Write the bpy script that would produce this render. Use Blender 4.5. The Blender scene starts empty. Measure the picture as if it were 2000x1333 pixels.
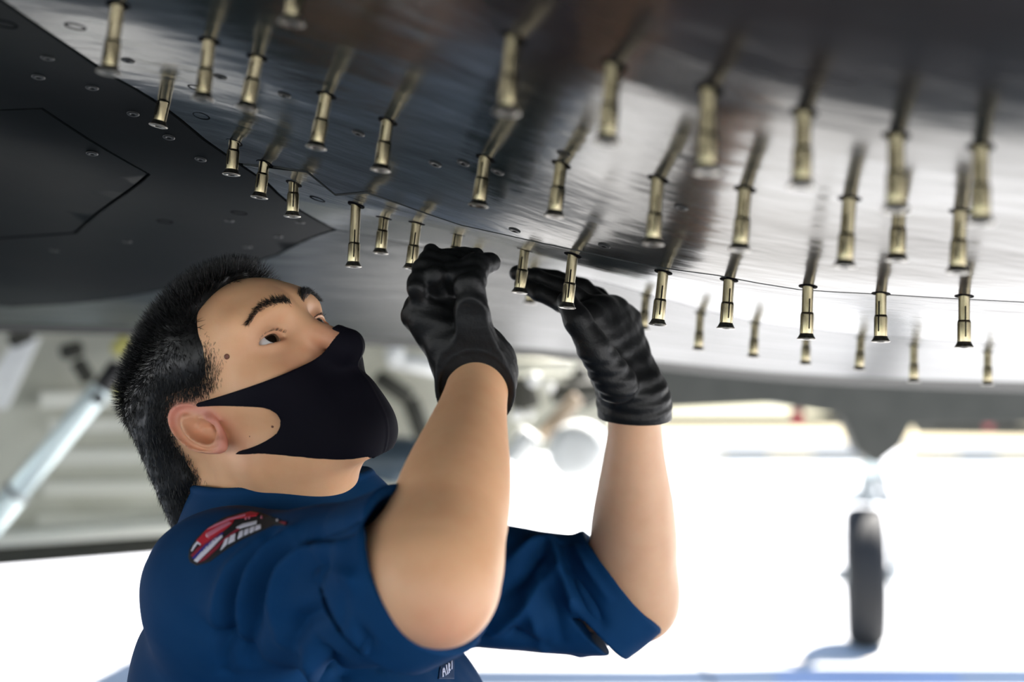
import bpy, bmesh, math, random
import numpy as np
from mathutils import Vector, Matrix
from mathutils.geometry import delaunay_2d_cdt

# ------------------------------------------------------------------ camera, sky, sun, exposure
SC = bpy.context.scene
COL = SC.collection
FPX = 50.0 / 36.0 * 2000.0                      # focal length in pixels of the 2000 px wide frame
CAMZ = 1.36
PITCH = math.atan((870 - 666.5) / FPX)
cam_data = bpy.data.cameras.new('camera')
cam_data.lens = 50.0; cam_data.sensor_width = 36.0; cam_data.clip_start = 0.05; cam_data.clip_end = 600
cam_data.dof.use_dof = True
cam_data.dof.focus_distance = 1.27
cam_data.dof.aperture_fstop = 3.0
cam = bpy.data.objects.new('camera', cam_data); COL.objects.link(cam)
cam.location = (0, 0, CAMZ); cam.rotation_euler = (math.pi / 2 + PITCH, 0, 0)
SC.camera = cam

SC.view_settings.view_transform = 'Standard'; SC.view_settings.look = 'None'
SC.view_settings.gamma = 1.0; SC.view_settings.use_curve_mapping = False
SC.view_settings.exposure = 1.88

world = bpy.data.worlds.new('world'); SC.world = world; world.use_nodes = True
wn = world.node_tree.nodes; wl = world.node_tree.links; wn.clear()
wo = wn.new('ShaderNodeOutputWorld'); wb = wn.new('ShaderNodeBackground')
sky = wn.new('ShaderNodeTexSky'); sky.sky_type = 'NISHITA'
sky.sun_disc = False; sky.sun_elevation = math.radians(54); sky.sun_rotation = math.radians(40)
sky.air_density = 1.0; sky.dust_density = .6; sky.ozone_density = 1.0
wl.new(sky.outputs[0], wb.inputs[0]); wb.inputs[1].default_value = 0.10
wl.new(wb.outputs[0], wo.inputs[0])

sun_data = bpy.data.lights.new('sun', 'SUN'); sun_data.energy = 7.0; sun_data.angle = math.radians(0.6)
sun_data.color = (1.0, 0.95, 0.88)
sun = bpy.data.objects.new('sun', sun_data); COL.objects.link(sun)
SUN_EL, SUN_AZ = math.radians(54), math.radians(50)      # azimuth from +x, counter clockwise: beyond the jet, to the right
sdir = Vector((math.cos(SUN_EL) * math.cos(SUN_AZ), math.cos(SUN_EL) * math.sin(SUN_AZ), math.sin(SUN_EL)))
sun.rotation_euler = (-sdir).to_track_quat('-Z', 'Y').to_euler()
sun.location = (0, 0, 30)

# ------------------------------------------------------------------ helpers
CP, SP = math.cos(PITCH), math.sin(PITCH)
def pt(px, py, d):
    """World point seen at pixel (px, py) of the photograph at depth d metres."""
    X = (px - 1000.0) / FPX * d; V = -(py - 666.5) / FPX * d
    return np.array([X, d * CP - V * SP, CAMZ + d * SP + V * CP])
def ray(px, py):
    v = pt(px, py, 1.0) - np.array([0, 0, CAMZ]); return v / np.linalg.norm(v)

def link(o, parent=None):
    COL.objects.link(o)
    if parent is not None: o.parent = parent
    return o
def empty(name, loc=(0, 0, 0), parent=None):
    o = bpy.data.objects.new(name, None); o.empty_display_size = 0.05; o.location = loc
    return link(o, parent)
def tag(o, label=None, cat=None, group=None, kind=None):
    if label: o['label'] = label
    if cat: o['category'] = cat
    if group: o['group'] = group
    if kind: o['kind'] = kind
    return o
def mesh_obj(name, verts, faces, mat, parent=None, smooth=True, loc=None):
    me = bpy.data.meshes.new(name)
    verts = np.asarray(verts, dtype=float)
    if loc is not None: verts = verts - np.asarray(loc)
    me.from_pydata(verts.tolist(), [], [list(map(int, f)) for f in faces]); me.update()
    if smooth: me.polygons.foreach_set('use_smooth', [True] * len(me.polygons))
    me.materials.append(mat)
    o = bpy.data.objects.new(name, me)
    if loc is not None: o.location = tuple(loc)
    return link(o, parent)
def bm_obj(name, bm, mat, parent=None, smooth=True, loc=None):
    me = bpy.data.meshes.new(name)
    if loc is not None: bmesh.ops.translate(bm, verts=bm.verts, vec=[-c for c in loc])
    bm.to_mesh(me); bm.free()
    if smooth: me.polygons.foreach_set('use_smooth', [True] * len(me.polygons))
    me.materials.append(mat)
    o = bpy.data.objects.new(name, me)
    if loc is not None: o.location = tuple(loc)
    return link(o, parent)
def lathe(profile, n=24, caps=True):
    """Rings of (radius, z) turned about z -> verts, faces."""
    V, Fc = [], []
    for r, z in profile:
        for k in range(n):
            a = 2 * math.pi * k / n; V.append((r * math.cos(a), r * math.sin(a), z))
    m = len(profile)
    for i in range(m - 1):
        for k in range(n):
            Fc.append((i * n + k, i * n + (k + 1) % n, (i + 1) * n + (k + 1) % n, (i + 1) * n + k))
    if caps:
        Fc.append(tuple(range(n))[::-1]); Fc.append(tuple(range((m - 1) * n, m * n)))
    return np.array(V), Fc
def frame_z(a, b):
    """Rotation whose z axis runs from a to b."""
    z = np.asarray(b, float) - np.asarray(a, float); z /= np.linalg.norm(z)
    t = np.array([1.0, 0, 0]) if abs(z[0]) < 0.9 else np.array([0, 1.0, 0])
    y = np.cross(z, t); y /= np.linalg.norm(y); x = np.cross(y, z)
    return np.stack([x, y, z], 1)
def tube(a, b, prof, n=20):
    """Lathe along a->b, prof of (radius, fraction)."""
    a = np.asarray(a, float); b = np.asarray(b, float); L = np.linalg.norm(b - a)
    V, Fc = lathe([(r, t * L) for r, t in prof], n)
    return V @ frame_z(a, b).T + a, Fc
def rod(name, a, b, r, mat, parent, n=20, bev=0.15):
    L = np.linalg.norm(np.asarray(b) - np.asarray(a)); e = min(bev * r / L * 2, 0.2)
    V, Fc = tube(a, b, [(r * .8, 0), (r, e), (r, 1 - e), (r * .8, 1)], n)
    return mesh_obj(name, V, Fc, mat, parent)
def slab(name, pts, th, mat, parent, bev=0.01, up=None):
    """A plate: polygon of 3D points extruded by th along its normal, bevelled."""
    bm = bmesh.new(); vs = [bm.verts.new(tuple(p)) for p in pts]; f = bm.faces.new(vs); bm.normal_update()
    nrm = f.normal.copy()
    r = bmesh.ops.extrude_face_region(bm, geom=[f]); vv = [e for e in r['geom'] if isinstance(e, bmesh.types.BMVert)]
    bmesh.ops.translate(bm, verts=vv, vec=nrm * th); bmesh.ops.recalc_face_normals(bm, faces=bm.faces)
    if bev > 0:
        bmesh.ops.bevel(bm, geom=list(bm.edges), offset=bev, segments=2, affect='EDGES', profile=0.6)
    return bm_obj(name, bm, mat, parent, smooth=False)

# ---- materials
MATS = {}
def mat(name, col, rough=0.5, metal=0.0, spec=0.5, noise=None, bump=None, col2=None, sss=0.0, coat=0.0, anis=None):
    """Principled material; noise=(scale, detail, stretch xyz) mixes col with col2; bump=(scale, strength, dist, stretch)."""
    m = bpy.data.materials.new(name); m.use_nodes = True; nt = m.node_tree; N = nt.nodes; Lk = nt.links
    b = N['Principled BSDF']; b.inputs['Base Color'].default_value = (*col, 1)
    b.inputs['Roughness'].default_value = rough; b.inputs['Metallic'].default_value = metal
    b.inputs['Specular IOR Level'].default_value = spec
    if coat: b.inputs['Coat Weight'].default_value = coat; b.inputs['Coat Roughness'].default_value = 0.1
    if sss:
        b.inputs['Subsurface Weight'].default_value = sss; b.inputs['Subsurface Radius'].default_value = (1.0, 0.35, 0.2)
        b.inputs['Subsurface Scale'].default_value = 0.006
    tc = N.new('ShaderNodeTexCoord')
    def tex(scale, detail, st):
        mp = N.new('ShaderNodeMapping'); mp.inputs['Scale'].default_value = st or (1, 1, 1)
        Lk.new(tc.outputs['Object'], mp.inputs[0])
        t = N.new('ShaderNodeTexNoise'); t.inputs['Scale'].default_value = scale; t.inputs['Detail'].default_value = detail
        Lk.new(mp.outputs[0], t.inputs['Vector']); return t
    if noise and col2:
        t = tex(*noise); r = N.new('ShaderNodeValToRGB')
        r.color_ramp.elements[0].position = 0.35; r.color_ramp.elements[1].position = 0.65
        r.color_ramp.elements[0].color = (*col, 1); r.color_ramp.elements[1].color = (*col2, 1)
        Lk.new(t.outputs['Fac'], r.inputs[0]); Lk.new(r.outputs[0], b.inputs['Base Color'])
    if bump:
        t = tex(bump[0], 4, bump[3] if len(bump) > 3 else None); bp = N.new('ShaderNodeBump')
        bp.inputs['Strength'].default_value = bump[1]; bp.inputs['Distance'].default_value = bump[2]
        Lk.new(t.outputs['Fac'], bp.inputs['Height']); Lk.new(bp.outputs[0], b.inputs['Normal'])
    MATS[name] = m
    return m
M_panel = mat('belly_panel_coating', (.015, .021, .021), .18, .0, .20, noise=(2.2, 4, (1, 1, 1)), col2=(.042, .030, .026), bump=(7, .16, .012, (1.0, 2.6, 1)))
M_strip = mat('strip_panel_coating', (.024, .031, .031), .26, .0, .15, noise=(4.0, 5, (1, 1, 1)), col2=(.046, .050, .050), bump=(7, .22, .012, (1, 3.5, 1)))
M_dark = mat('dark_panel_coating', (.005, .0075, .008), .46, 0, .02, noise=(3.5, 6, (1, 1, 1)), col2=(.011, .011, .0115), bump=(7, .07, .008))
M_far = mat('far_panel_coating', (.012, .017, .017), .30, 0, .06, noise=(2.0, 4, (1, 1, 1)), col2=(.020, .026, .026), bump=(5, .32, .012, (1, 3.5, 1)))
M_gap = mat('seam_black', (.004, .004, .005), .7)
M_skin_back = mat('airframe_backing', (.010, .0105, .008), .8)
M_bolt = mat('bolt_brass_steel', (.40, .355, .235), .20, 1.0, .5, noise=(220, 3, (1, 1, .3)), col2=(.28, .24, .15))
M_bolt_head = mat('bolt_head_steel', (.30, .29, .27), .35, 1.0, .5, noise=(400, 3, None), col2=(.18, .16, .12))
M_hole = mat('bore_black', (.003, .003, .004), .8, 0, .02)
M_screw = mat('flush_screw', (.014, .015, .015), .45, .2, .3)
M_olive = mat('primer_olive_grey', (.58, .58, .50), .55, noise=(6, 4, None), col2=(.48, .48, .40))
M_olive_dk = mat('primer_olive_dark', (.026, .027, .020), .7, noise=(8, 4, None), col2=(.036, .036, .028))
M_white = mat('gear_white_paint', (.88, .90, .90), .4, noise=(10, 3, None), col2=(.74, .76, .76))
M_gear = mat('gear_grey_paint', (.30, .33, .34), .45)
M_chrome = mat('actuator_tube', (.78, .90, .92), .32, .3)
M_olive_lt = mat('primer_pale', (.76, .76, .68), .55)
M_rubber = mat('tyre_rubber', (.018, .019, .021), .75, bump=(60, .2, .004))
M_black = mat('black_fitting', (.012, .012, .014), .5)
M_steel = mat('grey_steel', (.35, .37, .38), .4, .6)
M_yellow = mat('yellow_cable', (.45, .42, .12), .5)
M_red = mat('red_marker', (.35, .04, .05), .5)

# ------------------------------------------------------------------ the ground
def ground_mat():
    m = bpy.data.materials.new('apron_concrete'); m.use_nodes = True; nt = m.node_tree; N = nt.nodes; Lk = nt.links
    b = N['Principled BSDF']; b.inputs['Roughness'].default_value = .85
    tc = N.new('ShaderNodeTexCoord')
    n1 = N.new('ShaderNodeTexNoise'); n1.inputs['Scale'].default_value = .35; n1.inputs['Detail'].default_value = 6
    Lk.new(tc.outputs['Object'], n1.inputs['Vector'])
    r = N.new('ShaderNodeValToRGB'); r.color_ramp.elements[0].color = (.52, .53, .55, 1); r.color_ramp.elements[1].color = (.64, .64, .64, 1)
    r.color_ramp.elements[0].position = .35; r.color_ramp.elements[1].position = .65
    Lk.new(n1.outputs['Fac'], r.inputs[0]); Lk.new(r.outputs[0], b.inputs['Base Color'])
    n2 = N.new('ShaderNodeTexNoise'); n2.inputs['Scale'].default_value = 40; Lk.new(tc.outputs['Object'], n2.inputs['Vector'])
    bp = N.new('ShaderNodeBump'); bp.inputs['Strength'].default_value = .2; bp.inputs['Distance'].default_value = .01
    Lk.new(n2.outputs['Fac'], bp.inputs['Height']); Lk.new(bp.outputs[0], b.inputs['Normal'])
    return m
M_ground = ground_mat()
M_joint = mat('slab_joint_sealant', (.20, .20, .21), .8)
M_paint_blue = mat('faded_blue_paint', (.35, .45, .70), .7)
M_paint_tan = mat('faded_tan_paint', (.70, .60, .46), .7)
g = tag(mesh_obj('ground', [(-250, -250, 0), (250, -250, 0), (250, 350, 0), (-250, 350, 0)], [(0, 1, 2, 3)], M_ground, smooth=False), 'pale sunlit concrete apron under the jet', None, None, 'structure')
def strip_on_ground(name, a, b, w, m, z=.004):
    a = np.array(a, float); b = np.array(b, float); d = (b - a) / np.linalg.norm(b - a); n = np.array([-d[1], d[0]]) * w / 2
    P = [a + n, a - n, b - n, b + n]
    top = [(p[0], p[1], z) for p in P]; bot = [(p[0], p[1], -.002) for p in P]
    return mesh_obj(name, top + bot, [(0, 1, 2, 3)[::-1], (0, 1, 5, 4), (1, 2, 6, 5), (2, 3, 7, 6), (3, 0, 4, 7)], m, g, smooth=False)
for yy in (9.0, 15.0, 21.0):
    strip_on_ground('slab_joint', (-30, yy + .35), (30, yy - .35), .03, M_joint)
for xx in (-6.2, 1.1, 7.0):
    strip_on_ground('slab_joint', (xx, 7), (xx + 1.2, 40), .03, M_joint)
strip_on_ground('painted_line', (.5, 9.25), (6, 8.75), .10, M_paint_tan, .003)
strip_on_ground('painted_line', (1.55, 8.45), (2.6, 8.40), .30, M_paint_blue, .003)
strip_on_ground('painted_line', (3.1, 8.2), (4.4, 9.6), .35, M_paint_blue, .003)

# ------------------------------------------------------------------ hull surface: thin plate spline through measured heights
BOLT_L = .040
# head pixel x, y, depth, sideways lean of the head (m, towards -x)
ROWS = {
 'A': [(213,137,.95,.005,.037),(396,189,1.0,.004,.038),(482,207,1.02,.007,.038),(618,284,1.07,.007,.037),(744,328,1.09,.005,.037),(935,398,1.10,.005),(1083,418,1.05,.005),
       (1275,472,1.0,.004),(1445,483,.97,.004),(1650,515,.95,.004),(1752,503,.97,.002),(1870,527,.95,.003)],
 'B': [(310,242,1.20,.004,.032),(452,337,1.26,.002,.031),(507,382,1.29,.004,.032),(571,419,1.32,.001,.032),(690,517,1.32,.002,.038),(743,491,1.36,.003,.035),(803,521,1.34,.005,.038),
       (884,522,1.40,.005),(1015,568,1.36,.005),(1108,597,1.27,.005),(1285,630,1.24,.005),(1418,637,1.22,.003),
       (1575,658,1.20,.002),(1720,663,1.20,.001),(1883,674,1.18,.001)],
 'C': [(925,553,1.62,.004),(1035,590,1.72,.003),(1256,641,1.70,.004),(1364,681,1.75,.003),(1471,695,1.75,.003),(1573,709,1.75,.002),(1678,720,1.75,.003),(1785,743,1.76,.001),(1929,749,1.76,.001)],
 'D': [(570,40,.86,.004),(990,215,.82,.004),(1185,272,.80,.004),(1380,330,.79,.002),(1565,358,.79,.002),(1750,405,.80,.001),(1915,430,.80,.001)],
}
ctrl = []
for key, row in ROWS.items():
    for px, py, d, ln, *bl in row:
        h = pt(px, py, d); ctrl.append((h[0] + ln, h[1], h[2] + (bl[0] if bl else BOLT_L)))
# far edge of the belly and loose ends of the surface
for px, py, d in ((-500, 630, 2.65), (0, 640, 2.6), (300, 648, 2.6), (720, 668, 2.6), (1150, 700, 2.6), (1500, 735, 2.55), (2000, 755, 2.5), (2500, 770, 2.5)):
    ctrl.append(tuple(pt(px, py, d)))
for px, py, d in ((0, 560, 2.0), (300, 575, 2.0), (60, 300, 1.28), (-400, 150, 1.3)):
    ctrl.append(tuple(pt(px, py, d)))
for x, y, z in ((-.5, .4, .36), (0, .45, .29), (.4, .45, .21), (-1.3, 1.2, .50), (1.1, 1.2, .09), (1.3, 2.0, .10), (-.9, .9, .41), (-1.6, 2.2, .34), (.9, .5, .17)):
    ctrl.append((x, y, CAMZ + z))
ctrl = np.array(ctrl)
def tps_fit(P, lam):
    n = len(P); r = np.linalg.norm(P[:, None, :2] - P[None, :, :2], axis=2)
    K = np.where(r > 0, r * r * np.log(np.maximum(r, 1e-9)), 0.0) + lam * np.eye(n)
    Q = np.c_[np.ones(n), P[:, :2]]; A = np.zeros((n + 3, n + 3)); A[:n, :n] = K; A[:n, n:] = Q; A[n:, :n] = Q.T
    return np.linalg.solve(A, np.r_[P[:, 2], 0, 0, 0])
TPS = tps_fit(ctrl, .02)
def hull_z(X, Y):
    X = np.atleast_1d(np.asarray(X, float)); Y = np.atleast_1d(np.asarray(Y, float))
    r = np.hypot(X[:, None] - ctrl[None, :, 0], Y[:, None] - ctrl[None, :, 1])
    K = np.where(r > 0, r * r * np.log(np.maximum(r, 1e-9)), 0.0); n = len(ctrl)
    return K @ TPS[:n] + TPS[n] + TPS[n + 1] * X + TPS[n + 2] * Y
def hull_n(x, y, e=.004):
    hx = (hull_z(x + e, y)[0] - hull_z(x - e, y)[0]) / (2 * e); hy = (hull_z(x, y + e)[0] - hull_z(x, y - e)[0]) / (2 * e)
    v = np.array([hx, hy, -1.0]); return v / np.linalg.norm(v)          # points down, out of the skin
def hull_hit(px, py, d0=.35, d1=3.2):
    v = ray(px, py); t = np.linspace(d0, d1, 600); P = np.array([0, 0, CAMZ]) + t[:, None] * v
    s = P[:, 2] - hull_z(P[:, 0], P[:, 1]); k = np.where((s[:-1] < 0) & (s[1:] >= 0))[0]
    if len(k) == 0: return None
    k = k[0]; a = s[k] / (s[k] - s[k + 1]); return P[k] * (1 - a) + P[k + 1] * a

# ------------------------------------------------------------------ the jet
jet = tag(empty('fighter_jet', (0, 2.0, 0)), 'grey military jet, its belly overhead with bolts hanging out of it', 'aircraft')
jet_inv = Vector((0, -2.0, 0))
def jp(o):
    """Parent to the jet keeping world coordinates."""
    o.parent = jet; o.location = o.location + jet_inv; return o
def jmesh(name, V, Fc, m, smooth=True):
    return jp(mesh_obj(name, V, Fc, m, None, smooth))

GAP = .0022
def shrink(poly, g):
    """Move every edge of a plan polygon inwards by g."""
    P = np.array(poly, float); n = len(P)
    area = .5 * np.sum(P[:, 0] * np.roll(P[:, 1], -1) - np.roll(P[:, 0], -1) * P[:, 1])
    if area < 0: P = P[::-1]
    out = []
    for i in range(n):
        a, b, c = P[i - 1], P[i], P[(i + 1) % n]
        d1 = (b - a) / np.linalg.norm(b - a); d2 = (c - b) / np.linalg.norm(c - b)
        n1 = np.array([-d1[1], d1[0]]); n2 = np.array([-d2[1], d2[0]]); bis = n1 + n2; bis /= max(np.dot(bis, bis) / 2, .3)
        out.append(b + g * bis)
    return np.array(out)
def in_poly(X, Y, P):
    c = np.zeros(len(X), bool); n = len(P)
    for i in range(n):
        x1, y1 = P[i - 1]; x2, y2 = P[i]
        m = ((y1 > Y) != (y2 > Y)) & (X < (x2 - x1) * (Y - y1) / (y2 - y1 + 1e-15) + x1); c ^= m
    return c
def densify(P, step):
    out = []
    for i in range(len(P)):
        a, b = P[i], P[(i + 1) % len(P)]; k = max(1, int(np.linalg.norm(b - a) / step))
        for j in range(k): out.append(a + (b - a) * j / k)
    return np.array(out)
def hull_panel(name, poly, m, holes=(), step=.028, th=.004, drop=0.0, gap=GAP):
    """One skin panel: plan polygon (with holes) laid on the hull surface, with a rim and a slightly rounded edge."""
    outer = densify(shrink(poly, gap), step)
    loops = [outer] + [densify(shrink(h, -gap), step) for h in holes]
    pts, edges = [], []
    for L in loops:
        b = len(pts); pts += [tuple(p) for p in L]; edges += [(b + i, b + (i + 1) % len(L)) for i in range(len(L))]
    lo, hi = outer.min(0), outer.max(0)
    gx, gy = np.meshgrid(np.arange(lo[0], hi[0], step), np.arange(lo[1], hi[1], step)); gx = gx.ravel(); gy = gy.ravel()
    ok = in_poly(gx, gy, shrink(outer, step * .3))
    for h in loops[1:]: ok &= ~in_poly(gx, gy, shrink(h, -step * .3))
    pts2 = pts + list(zip(gx[ok], gy[ok]))
    r = delaunay_2d_cdt([Vector(p) for p in pts2], edges, [], 0, 1e-7)
    V2 = np.array([tuple(v) for v in r[0]]); tri = [f for f in r[2]]
    cen = np.array([V2[list(f)].mean(0) for f in tri]); k = in_poly(cen[:, 0], cen[:, 1], outer)
    for h in loops[1:]: k &= ~in_poly(cen[:, 0], cen[:, 1], h)
    tri = [f for f, q in zip(tri, k) if q]
    Z = hull_z(V2[:, 0], V2[:, 1]) - drop
    V = [(*p, z) for p, z in zip(V2, Z)]; Fc = [tuple(f)[::-1] for f in tri]
    # rim
    for L in loops:
        z = hull_z(L[:, 0], L[:, 1]) - drop; b = len(V); n = len(L)
        V += [(p[0], p[1], q) for p, q in zip(L, z)] + [(p[0], p[1], q + th) for p, q in zip(L, z)]
        Fc += [(b + i, b + (i + 1) % n, b + n + (i + 1) % n, b + n + i) for i in range(n)]
    return jmesh(name, V, Fc, m)
def plan(pix): return np.array([hull_hit(*p)[:2] for p in pix])

S1 = plan([(6, 2), (213, 146), (400, 274), (520, 356), (655, 449)])                    # the slanting seam
d = S1[0] - S1[1]; S1 = np.vstack([S1[0] + d * 1.6, S1])
corner = S1[-1]
S2 = plan([(730, 463), (800, 477), (900, 497), (1020, 520), (1180, 551), (1330, 592), (1480, 630), (1700, 655), (1990, 672)])   # lower edge of the bolted strip
S3 = plan([(600, 336), (655, 381), (714, 376), (765, 393), (900, 440), (1000, 462), (1130, 490), (1240, 514), (1400, 538), (1560, 566), (1700, 574), (1990, 590)])  # upper edge of the strip
S1b = plan([(560, 383)])[0]                                                           # where the strip meets the slanting seam
XR, XL, YN, YF = 1.9, -2.1, -.9, 2.62
ext2 = np.array([[XR, S2[-1][1] + .1]]); ext3 = np.array([[XR, S3[-1][1] + .05]])
main_poly = np.vstack([[XL + .6, YN], [XR, YN], ext3, S3[::-1], [S1[3] * .45 + S1[4] * .55], S1[3:0:-1], S1[:1]])
strip_poly = np.vstack([ext3, ext2, S2[::-1], [corner], S1[4:5], [S1[3] * .45 + S1[4] * .55], S3])
F1 = plan([(540, 498), (400, 548), (210, 585), (20, 600)])
left_poly = np.vstack([S1, F1, [[XL, F1[-1][1] + .15]], [[XL, YN]], [[XL + .55, YN]]])
edge = plan([(0, 632), (300, 640), (720, 660), (1150, 692), (1500, 727), (1990, 747)])
far_poly = np.vstack([ext2, [[XR, 2.5]], edge[::-1], [[XL, 2.55]], [[XL, F1[-1][1] + .15]], F1[::-1], [corner], S2])
HEXP = [(-80, 211), (82, 213), (291, 341), (146, 456), (0, 466), (-120, 470)]
hex_poly = plan(HEXP)
p_main = tag(hull_panel('belly_panel', main_poly, M_panel), 'glossy grey belly panel with a scatter of bolts hanging out')
p_strip = tag(hull_panel('strip_panel', strip_poly, M_strip), 'narrow grey panel carrying the second row of bolts')
p_left = tag(hull_panel('dark_panel', left_poly, M_dark, holes=[hex_poly]), 'dark coated belly panel with flush screws')
p_far = tag(hull_panel('far_panel', far_poly, M_far, step=.04), 'lighter panel of the far belly')
p_hex = tag(hull_panel('access_panel', hex_poly, M_dark, drop=-.0006), 'six sided access panel set in the dark skin')
# the airframe behind the panels: a closed body that also shades the ground
nx, ny = 60, 60
gx = np.linspace(-2.6, 2.6, nx); gy = np.linspace(-1.0, 2.75, ny); GX, GY = np.meshgrid(gx, gy); gxf, gyf = GX.ravel(), GY.ravel()
zb = hull_z(np.clip(gxf, -2.1, 1.9), np.clip(gyf, -.9, 2.62)) + .005
V = np.c_[gxf, gyf, zb].tolist(); n0 = len(V)
u = np.abs(gxf) / 2.6; v = np.abs((gyf - .9) / 1.9)
top = CAMZ + .75 + .9 * np.sqrt(np.clip(1 - .8 * u ** 2, 0, 1)) * np.sqrt(np.clip(1 - .8 * v ** 2, 0, 1))
V += np.c_[gxf, gyf, top].tolist(); Fc = []
for j in range(ny - 1):
    for i in range(nx - 1):
        a = j * nx + i; Fc.append((a, a + nx, a + nx + 1, a + 1)); Fc.append((n0 + a, n0 + a + 1, n0 + a + nx + 1, n0 + a + nx))
ring = [i for i in range(nx)] + [j * nx + nx - 1 for j in range(1, ny)] + [(ny - 1) * nx + i for i in range(nx - 2, -1, -1)] + [j * nx for j in range(ny - 2, 0, -1)]
for k in range(len(ring)):
    a, b = ring[k], ring[(k + 1) % len(ring)]; Fc.append((a, b, n0 + b, n0 + a))
jmesh('airframe', V, Fc, M_skin_back)

# flush screws and empty holes in the skin
def on_hull(name, px, py, r, m, kind='screw'):
    P = hull_hit(px, py)
    if P is None: return
    n = hull_n(P[0], P[1]); 
    if kind == 'screw':
        V, Fc = lathe([(r, -.001), (r, .0006), (r * .88, .0010), (r * .35, .0010), (r * .3, .0004)], 16)
    else:
        V, Fc = lathe([(r * 1.25, -.0005), (r * 1.2, .0004), (r, .0005), (r * .97, -.0003)], 18)
    V = V @ frame_z(P, P + n).T + P
    return jmesh(name, V, Fc, m)
for px, py in ((147, 52), (393, 226), (620, 389), (385, 172)):
    on_hull('bolt_hole', px, py, .0065, M_hole, 'hole')
for px, py in ((322, 433), (10, 47), (467, 416)):
    on_hull('bolt_hole', px, py, .0075, M_hole, 'hole')
for px, py in ((93, 113), (180, 171), (260, 222), (330, 268), (392, 311), (448, 431), (586, 434), (543, 462), (483, 482), (248, 472), (106, 489), (180, 300), (75, 150)):
    on_hull('flush_screw', px, py, .0055, M_screw)
for px, py in ((250, 118), (430, 150), (555, 185), (700, 260), (850, 320), (905, 318), (972, 335), (1100, 300), (1330, 405), (1180, 480), (1005, 450)):
    on_hull('flush_screw', px, py, .0055, M_screw)

# ------------------------------------------------------------------ bolts
HR, SR, TR = .0080, .0056, .0048
def bolt_meshes():
    out = {}
    def me(name, V, Fc, m):
        d = bpy.data.meshes.new(name); d.from_pydata(np.asarray(V).tolist(), [], [tuple(f) for f in Fc]); d.polygons.foreach_set('use_smooth', [True] * len(d.polygons)); d.materials.append(m)
        return d
    V, Fc = lathe([(HR * .35, -.0008), (HR * .40, -.0024), (HR * .62, -.0024), (HR * .86, -.0026), (HR, -.0021), (HR, -.0015), (HR * .93, -.0012), (SR * 1.06, .0016), (SR, .0026)], 32)
    out['head'] = me('head', V, Fc, M_bolt_head)
    V, Fc = lathe([(SR * .98, .0020), (SR, .0026), (SR, .0182), (SR * .98, .019), (TR * 1.02, .0206)], 32)
    out['shank'] = me('shank', V, Fc, M_bolt)
    prof = [(TR * .95, .0200)]; z = .0206
    while z < .0660:
        prof += [(TR * 1.02, z), (TR * .95, z + .0006)]; z += .0012
    V, Fc = lathe(prof, 20)
    out['threaded_end'] = me('threaded_end', V, Fc, M_bolt)
    # the keyway slot: a narrow dark inlay along lower shank and thread, rounded at its lower end
    a0 = math.radians(-108); w_ = .00062; V, Fc = [], []
    for r_, z0, z1 in ((SR, .0062, .0190), (TR * 1.02, .0190, .0320)):
        b_ = len(V); zz = [z0, z0 + .0006, (z0 + z1) / 2, z1]; ww = [.45 * w_ if r_ == SR else w_, w_, w_, w_]
        for z, h_ in zip(zz, ww):
            for sx in (-1, 1):
                da = sx * h_ / r_; V += [((r_ + .00008) * math.cos(a0 + da), (r_ + .00008) * math.sin(a0 + da), z), ((r_ - .001) * math.cos(a0 + da), (r_ - .001) * math.sin(a0 + da), z)]
        for i in range(3):
            o_ = b_ + 4 * i; Fc += [(o_, o_ + 2, o_ + 6, o_ + 4), (o_ + 1, o_, o_ + 4, o_ + 5), (o_ + 2, o_ + 3, o_ + 7, o_ + 6)]
    out['slot'] = me('slot', V, Fc, M_hole)
    # the dark bore lip around the bolt
    V, Fc = lathe([(TR * 1.05, -.0002), (TR * 1.62, -.0004), (TR * 1.72, .0004), (TR * 1.72, .002)], 20, caps=False)
    out['bore_lip'] = me('bore_lip', V, Fc, M_hole)
    return out
BM = bolt_meshes()
ORD = ['first', 'second', 'third', 'fourth', 'fifth', 'sixth', 'seventh', 'eighth', 'ninth', 'tenth', 'eleventh', 'twelfth']
GRP = {'A': 'bolts hanging from the belly panel', 'B': 'bolts along the panel seam', 'C': 'bolts in the far row', 'D': 'blurred bolts of the upper belly'}
def bolt_label(key, i):
    if key == 'A': return 'brass bolt, %s of the belly panel row counted from the slanting dark seam' % ORD[i]
    if key == 'D': return 'blurred brass bolt, %s of the upper belly row counted from the slanting seam' % ORD[i]
    if key == 'C': return ['small brass bolt under the thumb of the curled glove', 'small brass bolt between the two gloves in the far row'][i] if i < 2 else 'small brass bolt, %s of the far row counted from the reaching glove' % ORD[i - 2]
    if i < 4: return 'brass bolt, %s along the slanting dark seam counted from its corner above the hair' % ORD[3 - i]
    if i < 7: return 'brass bolt, %s of the seam row counted from the curled glove towards the hair' % ORD[6 - i]
    if i == 7: return 'brass bolt held by the fingers of the curled glove'
    if i < 10: return ['brass bolt in front of the fingertips of the reaching glove', 'brass bolt in front of the knuckles of the reaching glove'][i - 8]
    return 'brass bolt, %s of the seam row counted from the reaching glove away from the mask' % ORD[i - 10]
rng = random.Random(4)
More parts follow.
